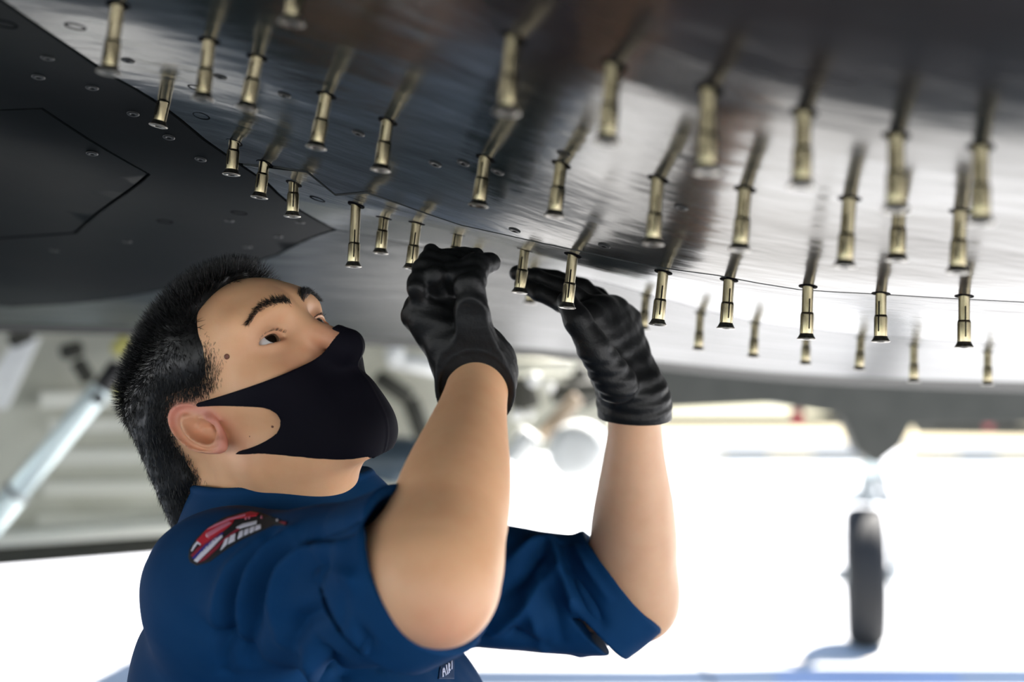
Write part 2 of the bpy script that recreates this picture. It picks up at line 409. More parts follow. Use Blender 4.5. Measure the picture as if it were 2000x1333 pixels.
def place_bolt(px, py, d, ln, key, label=None):
    H = pt(px, py, d); bx, by = H[0] + ln, H[1]; B = np.array([bx, by, hull_z(bx, by)[0]])
    a = B - H; L = np.linalg.norm(a); R = frame_z(H, B) @ np.array(Matrix.Rotation(rng.uniform(-.35, .6), 3, 'Z'))
    root = empty('bolt', H); tag(root, label, 'bolt', GRP[key])
    M4 = Matrix(R.tolist()).to_4x4(); s = 1.0
    for nm in ('head', 'shank', 'threaded_end', 'slot'):
        o = bpy.data.objects.new(nm, BM[nm]); link(o, root); o.matrix_local = M4
    lip = bpy.data.objects.new('bore_lip', BM['bore_lip']); link(lip)
    n = hull_n(bx, by); lip.matrix_world = Matrix.Translation(B.tolist()) @ Matrix(frame_z(B, B - n).tolist()).to_4x4()
    jp_loc = lip.matrix_world.copy(); lip.parent = jet; lip.matrix_world = Matrix.Translation((0, -2.0, 0)) @ jp_loc
    return L
LEN = []
for key, row in ROWS.items():
    for i, q in enumerate(row): LEN.append((key, q[0], round(place_bolt(*q[:4], key, bolt_label(key, i)), 4)))
print('BOLTLEN', LEN)

# ------------------------------------------------------------------ far parts of the jet
def boxpts(x0, x1, y0, y1, z):
    return [(x0, y0, z), (x1, y0, z), (x1, y1, z), (x0, y1, z)]
def jslab(name, pts, th, m, bev=.01): return jp(slab(name, pts, th, m, None, bev))
def jrod(name, a, b, r, m, n=20): return jp(rod(name, a, b, r, m, None, n))
# unseen airframe slabs, added and outlined to keep the ground in shade
jslab('wing_shade_slab', [(-7, 2.7, 2.15), (7, 2.7, 2.15), (7, 4.5, 2.2), (.1, 4.6, 2.2), (-1.5, 8.2, 2.2), (-4.2, 10.6, 2.25), (-7, 11.0, 2.25)], .3, M_far, .05)  # trailing edge outlined for the shade line mirrored in the belly
jslab('forward_shade_slab', [(-3.5, -6, 2.1), (3.5, -6, 2.1), (3.5, -.85, 2.0), (-3.5, -.85, 2.0)], .5, M_far, .05)  # added behind the camera to cut sky light on the near ground
jslab('side_shade_slab', [(-6.5, -5, 2.1), (-2.5, -5, 2.05), (-2.5, 2.75, 2.05), (-6.5, 2.75, 2.1)], .4, M_far, .05)  # added at the left to shade the ground mirrored in the belly
jslab('rear_shade_slab', [(-1.4, 4.5, 2.02), (.2, 4.5, 2.02), (.3, 12.5, 2.1), (-1.2, 12.5, 2.1)], .5, M_far, .05)  # hidden slab added to shade the ground strip the belly mirrors

# left: open gear bay door with its actuator
D = 3.9
def L(px, py, d=D): return pt(px, py, d)
door = jp(empty('gear_door'))
slab('door_skin', [L(-700, 1120, 4.2), L(560, 1010, 4.2), L(600, 600, 4.3), L(-700, 600, 4.3)], .04, M_olive, door, .008)
for k, (y0, y1) in enumerate(((838, 812), (902, 872), (962, 935), (790, 760), (1020, 1000))):
    slab('rib', [L(95 - k * 6, y0 + 8, 4.16), L(540, y0, 4.16), L(540, y1, 4.16), L(95 - k * 6, y1 + 6, 4.16)], -.03, M_olive_lt, door, .006)
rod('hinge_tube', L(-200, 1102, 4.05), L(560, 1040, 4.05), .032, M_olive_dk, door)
rod('seal_tube', L(-200, 1066, 4.02), L(560, 1012, 4.02), .025, M_olive_lt, door)
slab('side_frame', [L(-60, 800, 4.1), L(30, 660, 4.1), L(75, 660, 4.1), L(10, 800, 4.1)], .03, M_white, door, .006)
act = jp(empty('door_actuator'))
a, b = L(-60, 1075, 3.75), L(200, 758, 3.75)
rod('cylinder', a, b * .35 + a * .65, .036, M_chrome, act); rod('piston', b * .30 + a * .70, b, .030, M_chrome, act)
rod('collar', b * .34 + a * .66, b * .37 + a * .63, .039, M_steel, act); rod('end_fitting', b * .98 + a * .02, L(232, 715, 3.78), .026, M_black, act)
rod('pivot_pin', L(185, 772, 3.70), L(200, 786, 3.70), .014, M_black, act)
for k, (p, q, c) in enumerate((((225, 690), (250, 660), M_yellow), ((150, 705), (175, 745), M_olive_dk), ((120, 690), (160, 680), M_olive_dk), ((20, 668), (60, 650), M_olive_dk), ((225, 770), (250, 760), M_yellow), ((258, 700), (300, 690), M_white))):
    jrod('hydraulic_line', L(*p, 3.95), L(*q, 3.95), .022, c, 12)

# middle: gear bay seen between mask and hands
bay = jp(empty('gear_bay'))
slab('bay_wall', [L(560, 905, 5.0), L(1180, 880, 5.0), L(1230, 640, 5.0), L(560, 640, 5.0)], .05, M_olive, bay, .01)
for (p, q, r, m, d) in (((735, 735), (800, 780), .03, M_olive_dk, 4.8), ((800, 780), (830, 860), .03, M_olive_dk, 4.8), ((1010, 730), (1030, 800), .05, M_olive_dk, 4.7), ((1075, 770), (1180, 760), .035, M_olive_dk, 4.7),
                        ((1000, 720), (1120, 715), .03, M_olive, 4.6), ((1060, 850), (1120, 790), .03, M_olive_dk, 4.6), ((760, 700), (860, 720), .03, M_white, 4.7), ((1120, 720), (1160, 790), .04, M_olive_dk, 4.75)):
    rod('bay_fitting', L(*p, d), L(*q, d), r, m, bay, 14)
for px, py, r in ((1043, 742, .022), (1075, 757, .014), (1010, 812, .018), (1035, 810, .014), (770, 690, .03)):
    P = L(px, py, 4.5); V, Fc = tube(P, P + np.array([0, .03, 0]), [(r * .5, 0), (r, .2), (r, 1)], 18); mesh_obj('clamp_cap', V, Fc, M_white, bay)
slab('reflection_blocker', [L(600, 1190, 4.9), L(960, 1180, 4.9), L(990, 890, 4.95), L(590, 890, 4.95)], .05, M_olive_dk, bay, .01)  # dark panel added out of sight to darken the far belly's reflection
# dark drum and its band below the mask
P = L(735, 905, 4.4); V, Fc = tube(P + np.array([-.25, .1, 0]), P + np.array([.16, -.05, 0]), [(.05, 0), (.078, .06), (.082, .3), (.082, .8), (.07, .97), (.03, 1)], 28); jmesh('drop_tank_nose', V, Fc, mat('tank_blue_grey', (.06, .085, .11), .35))
jrod('tank_band', L(650, 955, 4.35), L(850, 945, 4.35), .022, M_olive)
jrod('lower_pipe', L(640, 1020, 4.6), L(860, 985, 4.6), .05, M_olive)
# white oval cover and bracket
P = L(1130, 882, 4.3); ax = np.array([-.28, -1, .02]); V, Fc = tube(P - ax * .02, P + ax * .06, [(.03, 1), (.066, .95), (.088, .7), (.094, .3), (.094, 0)][::-1], 32); jmesh('oval_cover', V, Fc, M_white)
V, Fc = tube(P - ax * .05, P - ax * .02, [(.098, 0), (.101, .5), (.098, 1)], 32); jmesh('cover_rim', V, Fc, M_olive_dk)
jrod('cover_bracket', L(1040, 845, 4.35), L(1000, 905, 4.35), .04, M_white)
jrod('cover_arm', L(1060, 855, 4.4), L(1130, 775, 4.4), .022, mat('tan_primer', (.42, .33, .24), .5))

# right: rear fuselage, doors and the main landing gear, nine to ten metres off
DR = 9.7
def R(px, py, d=DR): return pt(px, py, d)
rear = jp(empty('rear_fuselage'))
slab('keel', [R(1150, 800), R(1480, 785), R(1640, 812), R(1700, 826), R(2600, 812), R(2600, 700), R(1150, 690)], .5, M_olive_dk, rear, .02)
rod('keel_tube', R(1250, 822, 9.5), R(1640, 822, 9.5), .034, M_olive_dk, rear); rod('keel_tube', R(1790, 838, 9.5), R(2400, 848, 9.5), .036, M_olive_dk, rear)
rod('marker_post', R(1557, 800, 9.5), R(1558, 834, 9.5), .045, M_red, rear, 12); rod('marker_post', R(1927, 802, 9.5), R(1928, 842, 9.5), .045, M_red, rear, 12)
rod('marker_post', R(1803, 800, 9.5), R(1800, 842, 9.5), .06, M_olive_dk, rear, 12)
slab('keel_edge', [R(1180, 745, 9.3), R(1300, 715, 9.3), R(1660, 790, 9.3), R(1655, 812, 9.3), R(1300, 768, 9.3), R(1180, 770, 9.3)], .08, M_white, rear, .012)
for px, py, r in ((1707, 818, .07), (1795, 811, .055), (1742, 840, .06)):
    P = R(px, py, 9.35); V, Fc = tube(P, P + np.array([0, .08, 0]), [(r * .6, 0), (r, .2), (r, 1)], 20); mesh_obj('fairing_cap', V, Fc, M_white if px != 1795 else M_olive, rear)

slab('strut_mount', [R(1630, 812, 9.4), R(1660, 880, 9.4), R(1700, 905, 9.4), R(1745, 870, 9.4), R(1775, 812, 9.4)], .2, M_olive_dk, rear, .02)
gear = jp(empty('main_landing_gear'))
Wc = R(1690, 1125); Rw = .47
# tyre about the x axis, slightly turned
prof = []
for k in range(25):
    t = math.radians(-115 + 230 * k / 24); prof.append((Rw - .105 + .105 * math.copysign(abs(math.cos(t)) ** .55, math.cos(t)), .135 * math.copysign(abs(math.sin(t)) ** .7, math.sin(t))))
prof = [(.27, -.10)] + prof + [(.27, .10)]
V, Fc = lathe(prof, 48, caps=False)
yaw = math.radians(-12); ax = np.array([math.cos(yaw), math.sin(yaw), 0]); RT = frame_z(np.zeros(3), ax)
mesh_obj('tyre', V @ RT.T + Wc, Fc, M_rubber, gear)
V, Fc = lathe([(.02, -.12), (.12, -.12), (.14, -.08), (.24, -.07), (.275, -.11), (.28, -.10), (.28, .10), (.275, .11), (.24, .07), (.14, .08), (.12, .12), (.02, .12)], 32)
mesh_obj('wheel_rim', V @ RT.T + Wc, Fc, M_gear, gear)
for k in range(3):
    zz = -.06 + .06 * k; V, Fc = lathe([(Rw - .004, zz - .006), (Rw + .002, zz - .004), (Rw + .002, zz + .004), (Rw - .004, zz + .006)], 48, caps=False); mesh_obj('tread_rib', V @ RT.T + Wc, Fc, M_rubber, gear)
st = Wc + np.array([.22, .05, 0])
rod('axle', Wc - ax * .2, st, .05, M_gear, gear)
rod('shock_strut', R(1690, 985, 9.72), R(1712, 830, 9.72), .06, M_gear, gear); rod('piston', R(1698, 930, 9.70), R(1706, 880, 9.70), .045, M_chrome, gear)
rod('side_strut', st, R(1748, 985, 9.75), .035, M_gear, gear); rod('drag_brace', R(1735, 985, 9.72), R(1690, 820, 9.8), .04, M_steel, gear)
rod('drag_brace', R(1660, 870, 9.8), R(1715, 815, 9.8), .024, M_gear, gear)
rod('brake_line', R(1655, 1090, 9.6), R(1650, 1150, 9.6), .014, M_steel, gear, 10); rod('brake_line', R(1740, 1120, 9.6), R(1748, 1150, 9.6), .016, M_steel, gear, 10)
slab('mudguard', [R(1622, 995), R(1660, 968), R(1690, 955), R(1725, 968), R(1770, 1012), R(1740, 990), R(1690, 980), R(1650, 990)], .12, mat('guard_grey', (.30, .34, .36), .5), gear, .005)
# open leading edge of the far door, stair-like ladder at the left of it
jslab('gear_door_far', [R(1318, 985, 9), R(1345, 880, 9), R(1405, 880, 9), R(1360, 985, 9)], .05, M_white, .008)

# ------------------------------------------------------------------ far line of low buildings
M_bldg = mat('far_shed_tan', (.62, .54, .40), .8); M_bldg2 = mat('far_shed_roof', (.70, .70, .70), .7); M_win = mat('far_shed_window', (.20, .25, .32), .3)
def far_building(x0, x1, z, dep, label):
    r = tag(empty('hangar_shed', ((x0 + x1) / 2, dep, 0)), label, 'building')
    c = np.array([(x0 + x1) / 2, dep, 0])
    def bx(name, a0, a1, b0, b1, c0, c1, m):
        V = [(x, y, zz) for zz in (c0, c1) for y in (b0, b1) for x in (a0, a1)]
        return mesh_obj(name, np.array(V) - c, [(0, 2, 3, 1), (4, 5, 7, 6), (0, 1, 5, 4), (2, 6, 7, 3), (0, 4, 6, 2), (1, 3, 7, 5)], m, r, False)
    bx('wall', x0, x1, dep, dep + 8, 0, z, M_bldg); bx('roof', x0 - .4, x1 + .4, dep - .4, dep + 8.4, z, z + .35, M_bldg2)
    n = max(2, int((x1 - x0) / 5))
    for i in range(n):
        xa = x0 + (i + .25) * (x1 - x0) / n; xb = x0 + (i + .75) * (x1 - x0) / n; bx('window', xa, xb, dep - .06, dep, z * .35, z * .75, M_win)
far_building(14, 27, 1.25, 105, 'low tan shed far across the apron, the shorter one')
far_building(30, 62, 1.2, 100, 'low tan shed far across the apron, the longer one')

# ------------------------------------------------------------------ implicit surfaces for the person
f4 = np.float32
def rc(p, a, b, ra, rb):
    a = np.asarray(a, f4); b = np.asarray(b, f4); ba = b - a; q = p - a
    t = np.clip((q @ ba) / max(float(ba @ ba), 1e-9), 0, 1)
    return np.linalg.norm(q - t[:, None] * ba, axis=1) - (ra + (rb - ra) * t)
def ell(p, c, r, R=None):
    q = p - np.asarray(c, f4)
    if R is not None: q = q @ np.asarray(R, f4)
    r = np.asarray(r, f4); k0 = np.linalg.norm(q / r, axis=1); k1 = np.linalg.norm(q / (r * r), axis=1) + 1e-9
    return k0 * (k0 - 1) / k1
def smin(a, b, k):
    h = np.maximum(k - np.abs(a - b), 0) / k; return np.minimum(a, b) - h * h * k * .25
def smax(a, b, k): return -smin(-a, -b, k)
def chain(p, pts, rad, k=.006):
    d = None
    for i in range(len(pts) - 1):
        e = rc(p, pts[i], pts[i + 1], rad[i], rad[i + 1]); d = e if d is None else smin(d, e, k)
    return d
def sst(x, a, b):
    t = np.clip((x - a) / (b - a), 0, 1); return t * t * (3 - 2 * t)
def surface_nets(f, lo, hi, h, B=8, margin=0.0, iters=2):
    """Sparse dual contouring of the zero set of f -> verts, quads."""
    lo = np.asarray(lo, float); n = np.ceil((np.asarray(hi, float) - lo) / (h * B)).astype(int)
    I = np.stack(np.meshgrid(*[np.arange(k) for k in n], indexing='ij'), -1).reshape(-1, 3)
    c = (lo + (I + .5) * B * h).astype(f4); keep = np.abs(f(c)) < B * h * .5 * 1.75 * 1.25 + margin
    I = I[keep]; o = np.arange(B + 1); off = np.stack(np.meshgrid(o, o, o, indexing='ij'), -1).reshape(-1, 3)
    keys, pos, quadsrc = [], [], []
    NX, NY, NZ = (n * B + 2)
    key = lambda ijk: (ijk[..., 0].astype(np.int64) * NY + ijk[..., 1]) * NZ + ijk[..., 2]
    cor = np.array([[i, j, k] for i in (0, 1) for j in (0, 1) for k in (0, 1)])
    edges = [(a, b) for a in range(8) for b in range(a + 1, 8) if np.abs(cor[a] - cor[b]).sum() == 1]
    for s in range(0, len(I), 400):
        J = I[s:s + 400]; L = (J[:, None, :] * B + off[None]); P = (lo + L * h).astype(f4).reshape(-1, 3)
        v = f(P).reshape(len(J), B + 1, B + 1, B + 1)
        C = np.stack([v[:, i:B + i, j:B + j, k:B + k] for i, j, k in cor], -1)
        inside = C < 0; act = inside.any(-1) & ~inside.all(-1)
        b, i, j, k = np.nonzero(act)
        if len(b) == 0: continue
        cv = C[b, i, j, k].astype(float); ijk = J[b] * B + np.stack([i, j, k], -1)
        acc = np.zeros((len(b), 3)); cnt = np.zeros(len(b))
        for a, e in edges:
            va, ve = cv[:, a], cv[:, e]; m = (va < 0) != (ve < 0); t = np.where(m, va / (va - ve + 1e-20), 0)
            acc += np.where(m[:, None], cor[a] + t[:, None] * (cor[e] - cor[a]), 0); cnt += m
        keys.append(key(ijk)); pos.append(lo + (ijk + acc / cnt[:, None]) * h)
        quadsrc.append(np.c_[ijk, cv[:, 0] < 0, cv[:, 4] < 0, cv[:, 2] < 0, cv[:, 1] < 0])
    keys = np.concatenate(keys); pos = np.concatenate(pos); qs = np.concatenate(quadsrc)
    so = np.argsort(keys); ks = keys[so]
    def look(ijk):
        k = key(ijk); i = np.clip(np.searchsorted(ks, k), 0, len(ks) - 1); ok = ks[i] == k; return np.where(ok, so[i], -1)
    Q = []
    for axis, col in ((0, 4), (1, 5), (2, 6)):
        m = qs[:, 3] != qs[:, col]; ijk = qs[m, :3]; ins = qs[m, 3] == 1
        e1 = np.zeros(3, int); e2 = np.zeros(3, int); e1[(axis + 1) % 3] = 1; e2[(axis + 2) % 3] = 1
        q = np.stack([look(ijk), look(ijk - e1), look(ijk - e1 - e2), look(ijk - e2)], 1)
        ok = (q >= 0).all(1); q = q[ok]; ins = ins[ok]; q[~ins] = q[~ins][:, ::-1]; Q.append(q)
    Q = np.concatenate(Q)
    for _ in range(iters):
        p = pos.astype(f4); e = h * .35; d = f(p).astype(float)
        gr = np.stack([(f(p + np.eye(3, dtype=f4)[a] * f4(e)) - f(p - np.eye(3, dtype=f4)[a] * f4(e))) / (2 * e) for a in range(3)], 1).astype(float)
        st = -d[:, None] * gr / np.maximum((gr * gr).sum(1), .1)[:, None]; ln = np.linalg.norm(st, axis=1); st *= np.minimum(1, h * .45 / np.maximum(ln, 1e-12))[:, None]
        pos = pos + st
    return pos, Q
def vnormals(V, Q):
    n = np.cross(V[Q[:, 2]] - V[Q[:, 0]], V[Q[:, 3]] - V[Q[:, 1]]); N = np.zeros_like(V)
    for k in range(4): np.add.at(N, Q[:, k], n)
    return N / np.maximum(np.linalg.norm(N, axis=1), 1e-12)[:, None]
def fast_obj(name, V, Q, m, parent, tint=None):
    me = bpy.data.meshes.new(name); nq = len(Q)
    me.vertices.add(len(V)); me.vertices.foreach_set('co', np.asarray(V, f4).ravel())
    me.loops.add(nq * 4); me.loops.foreach_set('vertex_index', np.asarray(Q, np.int32).ravel())
    me.polygons.add(nq); me.polygons.foreach_set('loop_start', np.arange(0, nq * 4, 4, dtype=np.int32))
    me.polygons.foreach_set('use_smooth', np.ones(nq, bool)); me.update(calc_edges=True); me.validate()
    if tint is not None:
        at = me.color_attributes.new('tint', 'FLOAT_COLOR', 'POINT'); at.data.foreach_set('color', np.c_[tint, np.ones(len(V))].astype(f4).ravel())
    me.materials.append(m)
    return link(bpy.data.objects.new(name, me), parent)
def noise3(P, scale, seed=0):
    """Cheap smooth pseudo noise from summed rotated sines, about -1..1."""
    r = np.random.RandomState(seed); out = np.zeros(len(P))
    for k in range(6):
        d = r.normal(size=3); d /= np.linalg.norm(d); out += np.sin(P @ d * scale * r.uniform(.6, 1.5) + r.uniform(0, 6.28) + 1.3 * np.sin(P @ np.roll(d, 1) * scale * .7))
    return out / 6

# ------------------------------------------------------------------ skeleton
Sn, En, Wn = pt(442, 1160, 1.19), pt(850, 1125, 1.02), pt(934, 752, 1.20)
Sf, Ef, Wf = pt(735, 1120, 1.52), pt(1236, 1165, 1.50), pt(1240, 812, 1.42)
BYAW = math.radians(14)
BF = np.array([math.cos(BYAW), -math.sin(BYAW), 0]); BR = np.array([-math.sin(BYAW), -math.cos(BYAW), 0]); BZ = np.array([0, 0, 1.0])
TC = pt(612, 1250, 1.34); TC[2] = 0
NB = pt(570, 1010, 1.325)                                   # neck base
RB = np.stack([BF, BR, BZ], 1)                              # body frame columns
def tw(b, r, z): return TC + BF * b + BR * r + BZ * z
# head frame
HP, HY, HRl = math.radians(31), math.radians(40), math.radians(19)
h0 = np.array([math.cos(HY), -math.sin(HY), 0]); HFv = h0 * math.cos(HP) + BZ * math.sin(HP); U0 = -h0 * math.sin(HP) + BZ * math.cos(HP); S0 = np.cross(HFv, U0)
HU = U0 * math.cos(HRl) + S0 * math.sin(HRl); HS = S0 * math.cos(HRl) - U0 * math.sin(HRl)
HO = np.array([-.230, 1.294, 1.396]); HSC = 1.01
RH = np.stack([HFv, HU, HS], 1)
def hw(f, u, s): return HO + HSC * (HFv * f + HU * u + HS * s)
def to_head(p): return ((p - HO.astype(f4)) @ RH.astype(f4)) / f4(HSC)
EYE = np.array([.0735, .026, .0325]); EYR = .0122
def skull(q):
    a = np.abs(q[:, 2]); m = np.c_[q[:, 0], q[:, 1], a].astype(f4)
    d = ell(m, (-.003, .038, 0), (.085, .070, .073))
    d = smin(d, ell(m, (.038, .046, 0), (.058, .050, .063)), .03)
    return d, m
def face(q, alae=False):
    d, m = skull(q)
    d = smin(d, ell(m, (.036, -.020, 0), (.056, .070, .058)), .03)
    d = smin(d, rc(m, (.006, -.050, .046), (.072, -.080, .014), .020, .018), .025)         # jaw
    d = smin(d, ell(m, (.073, -.080, 0), (.020, .018, .022)), .018)                        # chin
    d = smin(d, ell(m, (.063, -.046, 0), (.034, .034, .034)), .02)                         # mouth
    d = smin(d, ell(m, (.057, -.006, .046), (.026, .020, .021)), .022)                     # cheekbone
    d = smin(d, rc(m, (.085, .046, .010), (.072, .050, .046), .0125, .010), .018)          # brow ridge
    d = smax(d, -ell(m, (.101, .027, .031), (.018, .011, .020)), .014)                     # eye socket
    d = smin(d, rc(m, (.091, .028, 0), (119e-3, -.014, 0), .0085, .0105), .012)              # nose
    if alae: d = smin(d, ell(m, (.108, -.020, .012), (.012, .009, .008)), .008)
    lid = np.linalg.norm(m - EYE.astype(f4), axis=1) - (EYR + .0026)
    d = smin(d, lid, .007)
    # eye opening: almond in (s, u)
    ds = (m[:, 2] - EYE[2]); du = m[:, 1] - EYE[1] + .0005 - .10 * ds
    ds = ds - .0008; alm = np.sqrt((ds / .0138) ** 2 + (du / .0046) ** 2)
    op = (alm - 1) * .0050; op = np.maximum(op, .062 - m[:, 0])
    d = smax(d, -op, .0012)
    # ball behind the opening is a separate mesh; keep skin off it
    d = np.maximum(d, -(np.linalg.norm(m - EYE.astype(f4), axis=1) - (EYR - .0008)) * 1.0 - 0.0) if False else d
    return d
# ear (near side and mirrored)
ET = math.radians(24)
def ear(q):
    m = np.c_[q[:, 0], q[:, 1], np.abs(q[:, 2])].astype(f4) - np.array([-.006, .000, .0725], f4)
    # tilt back and flare out
    c, s = math.cos(ET), math.sin(ET); x = m[:, 0] * c + m[:, 1] * s; y = -m[:, 0] * s + m[:, 1] * c; z = m[:, 2]
    fl = .42; x2 = x * math.cos(fl) - z * math.sin(fl) ; z2 = x * math.sin(fl) + z * math.cos(fl); x = x2; z = z2 - .004
    # x forward, y up, z out: a relief over an egg 35 mm by 62 mm
    w = .0180 - .0040 * sst(-y, .0, .03); ex, ey = x / w, (y - .001) / .0315
    k = np.sqrt(ex * ex + ey * ey) + 1e-6; d2 = (k - 1) * np.minimum(w, .026)
    fr = sst(x, .003, .011) * (1 - sst(y, .012, .022))                     # the front edge has no helix
    low = sst(-y, .014, .024)
    k2 = np.sqrt(((x - .001) / .0100) ** 2 + ((y + .002) / .0190) ** 2) + 1e-6
    zt = .0005 + .0062 * np.exp(-((k - .93) / .085) ** 2) * (1 - fr) * (1 - .55 * low)
    zt = zt + .0058 * np.exp(-((k2 - 1.0) / .20) ** 2) * (1 - sst(x, .002, .008)) * (1 - .5 * low)
    zt = zt - .0110 * np.exp(-(k2 / .74) ** 4) * (1 - sst(x, .008, .013))
    zt = zt + .0050 * np.exp(-(((x - .0130) / .0042) ** 2 + ((y + .004) / .006) ** 2))
    zt = zt + .0022 * np.exp(-(((x - .003) / .009) ** 2 + ((y + .025) / .008) ** 2))
    zt = zt + .0030 * np.exp(-(((x - .006) / .010) ** 2 + ((y - .006) / .0022) ** 2)) * (k2 < 1)   # crus of the helix
    zb = -.0040 - .016 * np.exp(-(k2 / 1.0) ** 4)
    can = rc(np.c_[x, y, z].astype(f4), (.0045, -.0065, .006), (.009, -.0065, -.014), .0046, .0035)
    can = smin(can, ell(np.c_[x, y, z].astype(f4), (.0030, -.0035, .0015), (.0072, .0115, .0085)), .004)
    return smax(d2, smax(z - zt, zb - z, .002), .0020) * f4(.6), can
def head_sdf(p):
    q = to_head(p); d = face(q); e, can = ear(q); return smax(smin(d, e, .0035), -can, .0025) * f4(HSC)
NAPE = (pt(362, 815, 1.335), pt(425, 975, 1.34))
NAPEH = [((P - HO) @ RH) / HSC for P in NAPE]
NECKTOP = hw(-.018, -.035, 0)
def body_sdf(p):
    p = p.astype(f4)
    q = to_head(p); rr = np.linalg.norm(q - np.array([.01, .02, 0], f4), axis=1)
    d = (rr - .13) * f4(HSC); near = rr < .21
    if near.any():
        d = d.copy(); d[near] = head_sdf(p[near])
    # neck
    nk = rc(p, NECKTOP, NB - BZ * .03, .056, .058)
    nk = smin(nk, rc(p, hw(.028, -.062, 0), NB + BF * .018 - BZ * .03, .036, .046), .03)
    nk = smin(nk, rc(p, NAPE[0], NAPE[1], .044, .042), .03)
    d = smin(d, nk, .022)
    # torso and shoulders, under the cloth
    lz = p[:, 2]; B = (p - TC.astype(f4)) @ RB.astype(f4)
    t = ell(B, (0, 0, 1.06), (.095, .135, .15)); t = smin(t, ell(B, (-.01, 0, .90), (.09, .13, .16)), .05)
    t = smin(t, rc(p, NB - BZ * .06, Sn, .040, .034), .03); t = smin(t, rc(p, NB - BZ * .06, Sf, .040, .034), .03)
    d = smin(d, t, .02)
    # arms
    for S, E, W, sx in ((Sn, En, Wn, 1), (Sf, Ef, Wf, -1)):
        u = rc(p, S, E, .034, .040)
        ax = W - E; L = np.linalg.norm(ax); ax = ax / L
        q_ = p - E.astype(f4); t_ = (q_ @ ax.astype(f4)) / f4(L); tc_ = np.clip(t_, 0, 1)
        prof = np.interp(tc_, np.linspace(0, 1, 21), np.polyval(np.polyfit([0, .15, .32, .5, .7, .88, 1.0], [.0405, .0445, .0455, .0410, .0335, .0280, .0262], 4), np.linspace(0, 1, 21)))
        fo = (np.linalg.norm(q_ - (tc_ * L)[:, None] * ax.astype(f4), axis=1) - prof).astype(f4)
        a = smin(u, fo, .03)
        if sx == 1: a = smin(a, ell(p, pt(868, 1185, 1.0), (.020, .022, .020)), .03)
        else: a = smin(a, ell(p, pt(1258, 1185, 1.49), (.022, .022, .024)), .03)
        d = smin(d, a, .03)
    return d
# ------------------------------------------------------------------ person materials
def skin_mat():
    m = bpy.data.materials.new('skin'); m.use_nodes = True; nt = m.node_tree; N = nt.nodes; Lk = nt.links; b = N['Principled BSDF']
    at = N.new('ShaderNodeVertexColor'); at.layer_name = 'tint'
    tc = N.new('ShaderNodeTexCoord'); n = N.new('ShaderNodeTexNoise'); n.inputs['Scale'].default_value = 45; n.inputs['Detail'].default_value = 5
    Lk.new(tc.outputs['Object'], n.inputs['Vector'])
    mx = N.new('ShaderNodeMix'); mx.data_type = 'RGBA'; mx.blend_type = 'MULTIPLY'; mx.inputs[0].default_value = .35
    r = N.new('ShaderNodeValToRGB'); r.color_ramp.elements[0].color = (.86, .72, .66, 1); r.color_ramp.elements[1].color = (1, 1, 1, 1); r.color_ramp.elements[0].position = .3; r.color_ramp.elements[1].position = .6
    Lk.new(n.outputs['Fac'], r.inputs[0]); Lk.new(at.outputs[0], mx.inputs[6]); Lk.new(r.outputs[0], mx.inputs[7]); Lk.new(mx.outputs[2], b.inputs['Base Color'])
    b.inputs['Roughness'].default_value = .48; b.inputs['Specular IOR Level'].default_value = .4
    b.inputs['Subsurface Weight'].default_value = .25; b.inputs['Subsurface Radius'].default_value = (1, .35, .2); b.inputs['Subsurface Scale'].default_value = .006
    n2 = N.new('ShaderNodeTexNoise'); n2.inputs['Scale'].default_value = 900; n2.inputs['Detail'].default_value = 3; Lk.new(tc.outputs['Object'], n2.inputs['Vector'])
    bp = N.new('ShaderNodeBump'); bp.inputs['Strength'].default_value = .12; bp.inputs['Distance'].default_value = .0008; Lk.new(n2.outputs['Fac'], bp.inputs['Height']); Lk.new(bp.outputs[0], b.inputs['Normal'])
    return m
M_skin = skin_mat()
M_cloth = mat('navy_coverall_cloth', (.0015, .034, .112), .80, 0, .12, noise=(25, 4, None), col2=(.004, .040, .122), bump=(900, .25, .0006))
M_glove = mat('black_nitrile', (.0060, .0063, .0066), .48, 0, .28, bump=(70, .35, .004))
_b = M_glove.node_tree.nodes['Principled BSDF']; _bp = [n for n in M_glove.node_tree.nodes if n.type == 'BUMP'][0]
_v = M_glove.node_tree.nodes.new('ShaderNodeTexVoronoi'); _v.inputs['Scale'].default_value = 620; _b2 = M_glove.node_tree.nodes.new('ShaderNodeBump'); _b2.inputs['Strength'].default_value = .12; _b2.inputs['Distance'].default_value = .0009
_t = [n for n in M_glove.node_tree.nodes if n.type == 'TEX_COORD'][0]; M_glove.node_tree.links.new(_t.outputs['Object'], _v.inputs['Vector']); M_glove.node_tree.links.new(_v.outputs['Distance'], _b2.inputs['Height']); M_glove.node_tree.links.new(_bp.outputs[0], _b2.inputs['Normal']); M_glove.node_tree.links.new(_b2.outputs[0], _b.inputs['Normal'])
M_mask = mat('black_mask_cloth', (.0045, .0040, .0085), .80, 0, .12, bump=(1500, .15, .0003))
M_hair = mat('black_hair', (.0045, .0042, .0045), .42, 0, .45)
M_hair_br = mat('side_hair', (.030, .020, .012), .5, 0, .4)
M_eye = mat('eye_white', (.55, .53, .52), .12, 0, .6)
M_iris = mat('dark_iris', (.010, .005, .003), .06, 0, .7)
M_boot = mat('boot_leather', (.012, .012, .013), .5)

person = tag(empty('person', tuple(TC)), 'person in navy coveralls, black mask and black gloves reaching up to the belly', 'person')
POFF = Vector(TC.tolist())
def pp(o):
    o.parent = person; o.location = o.location - POFF; return o

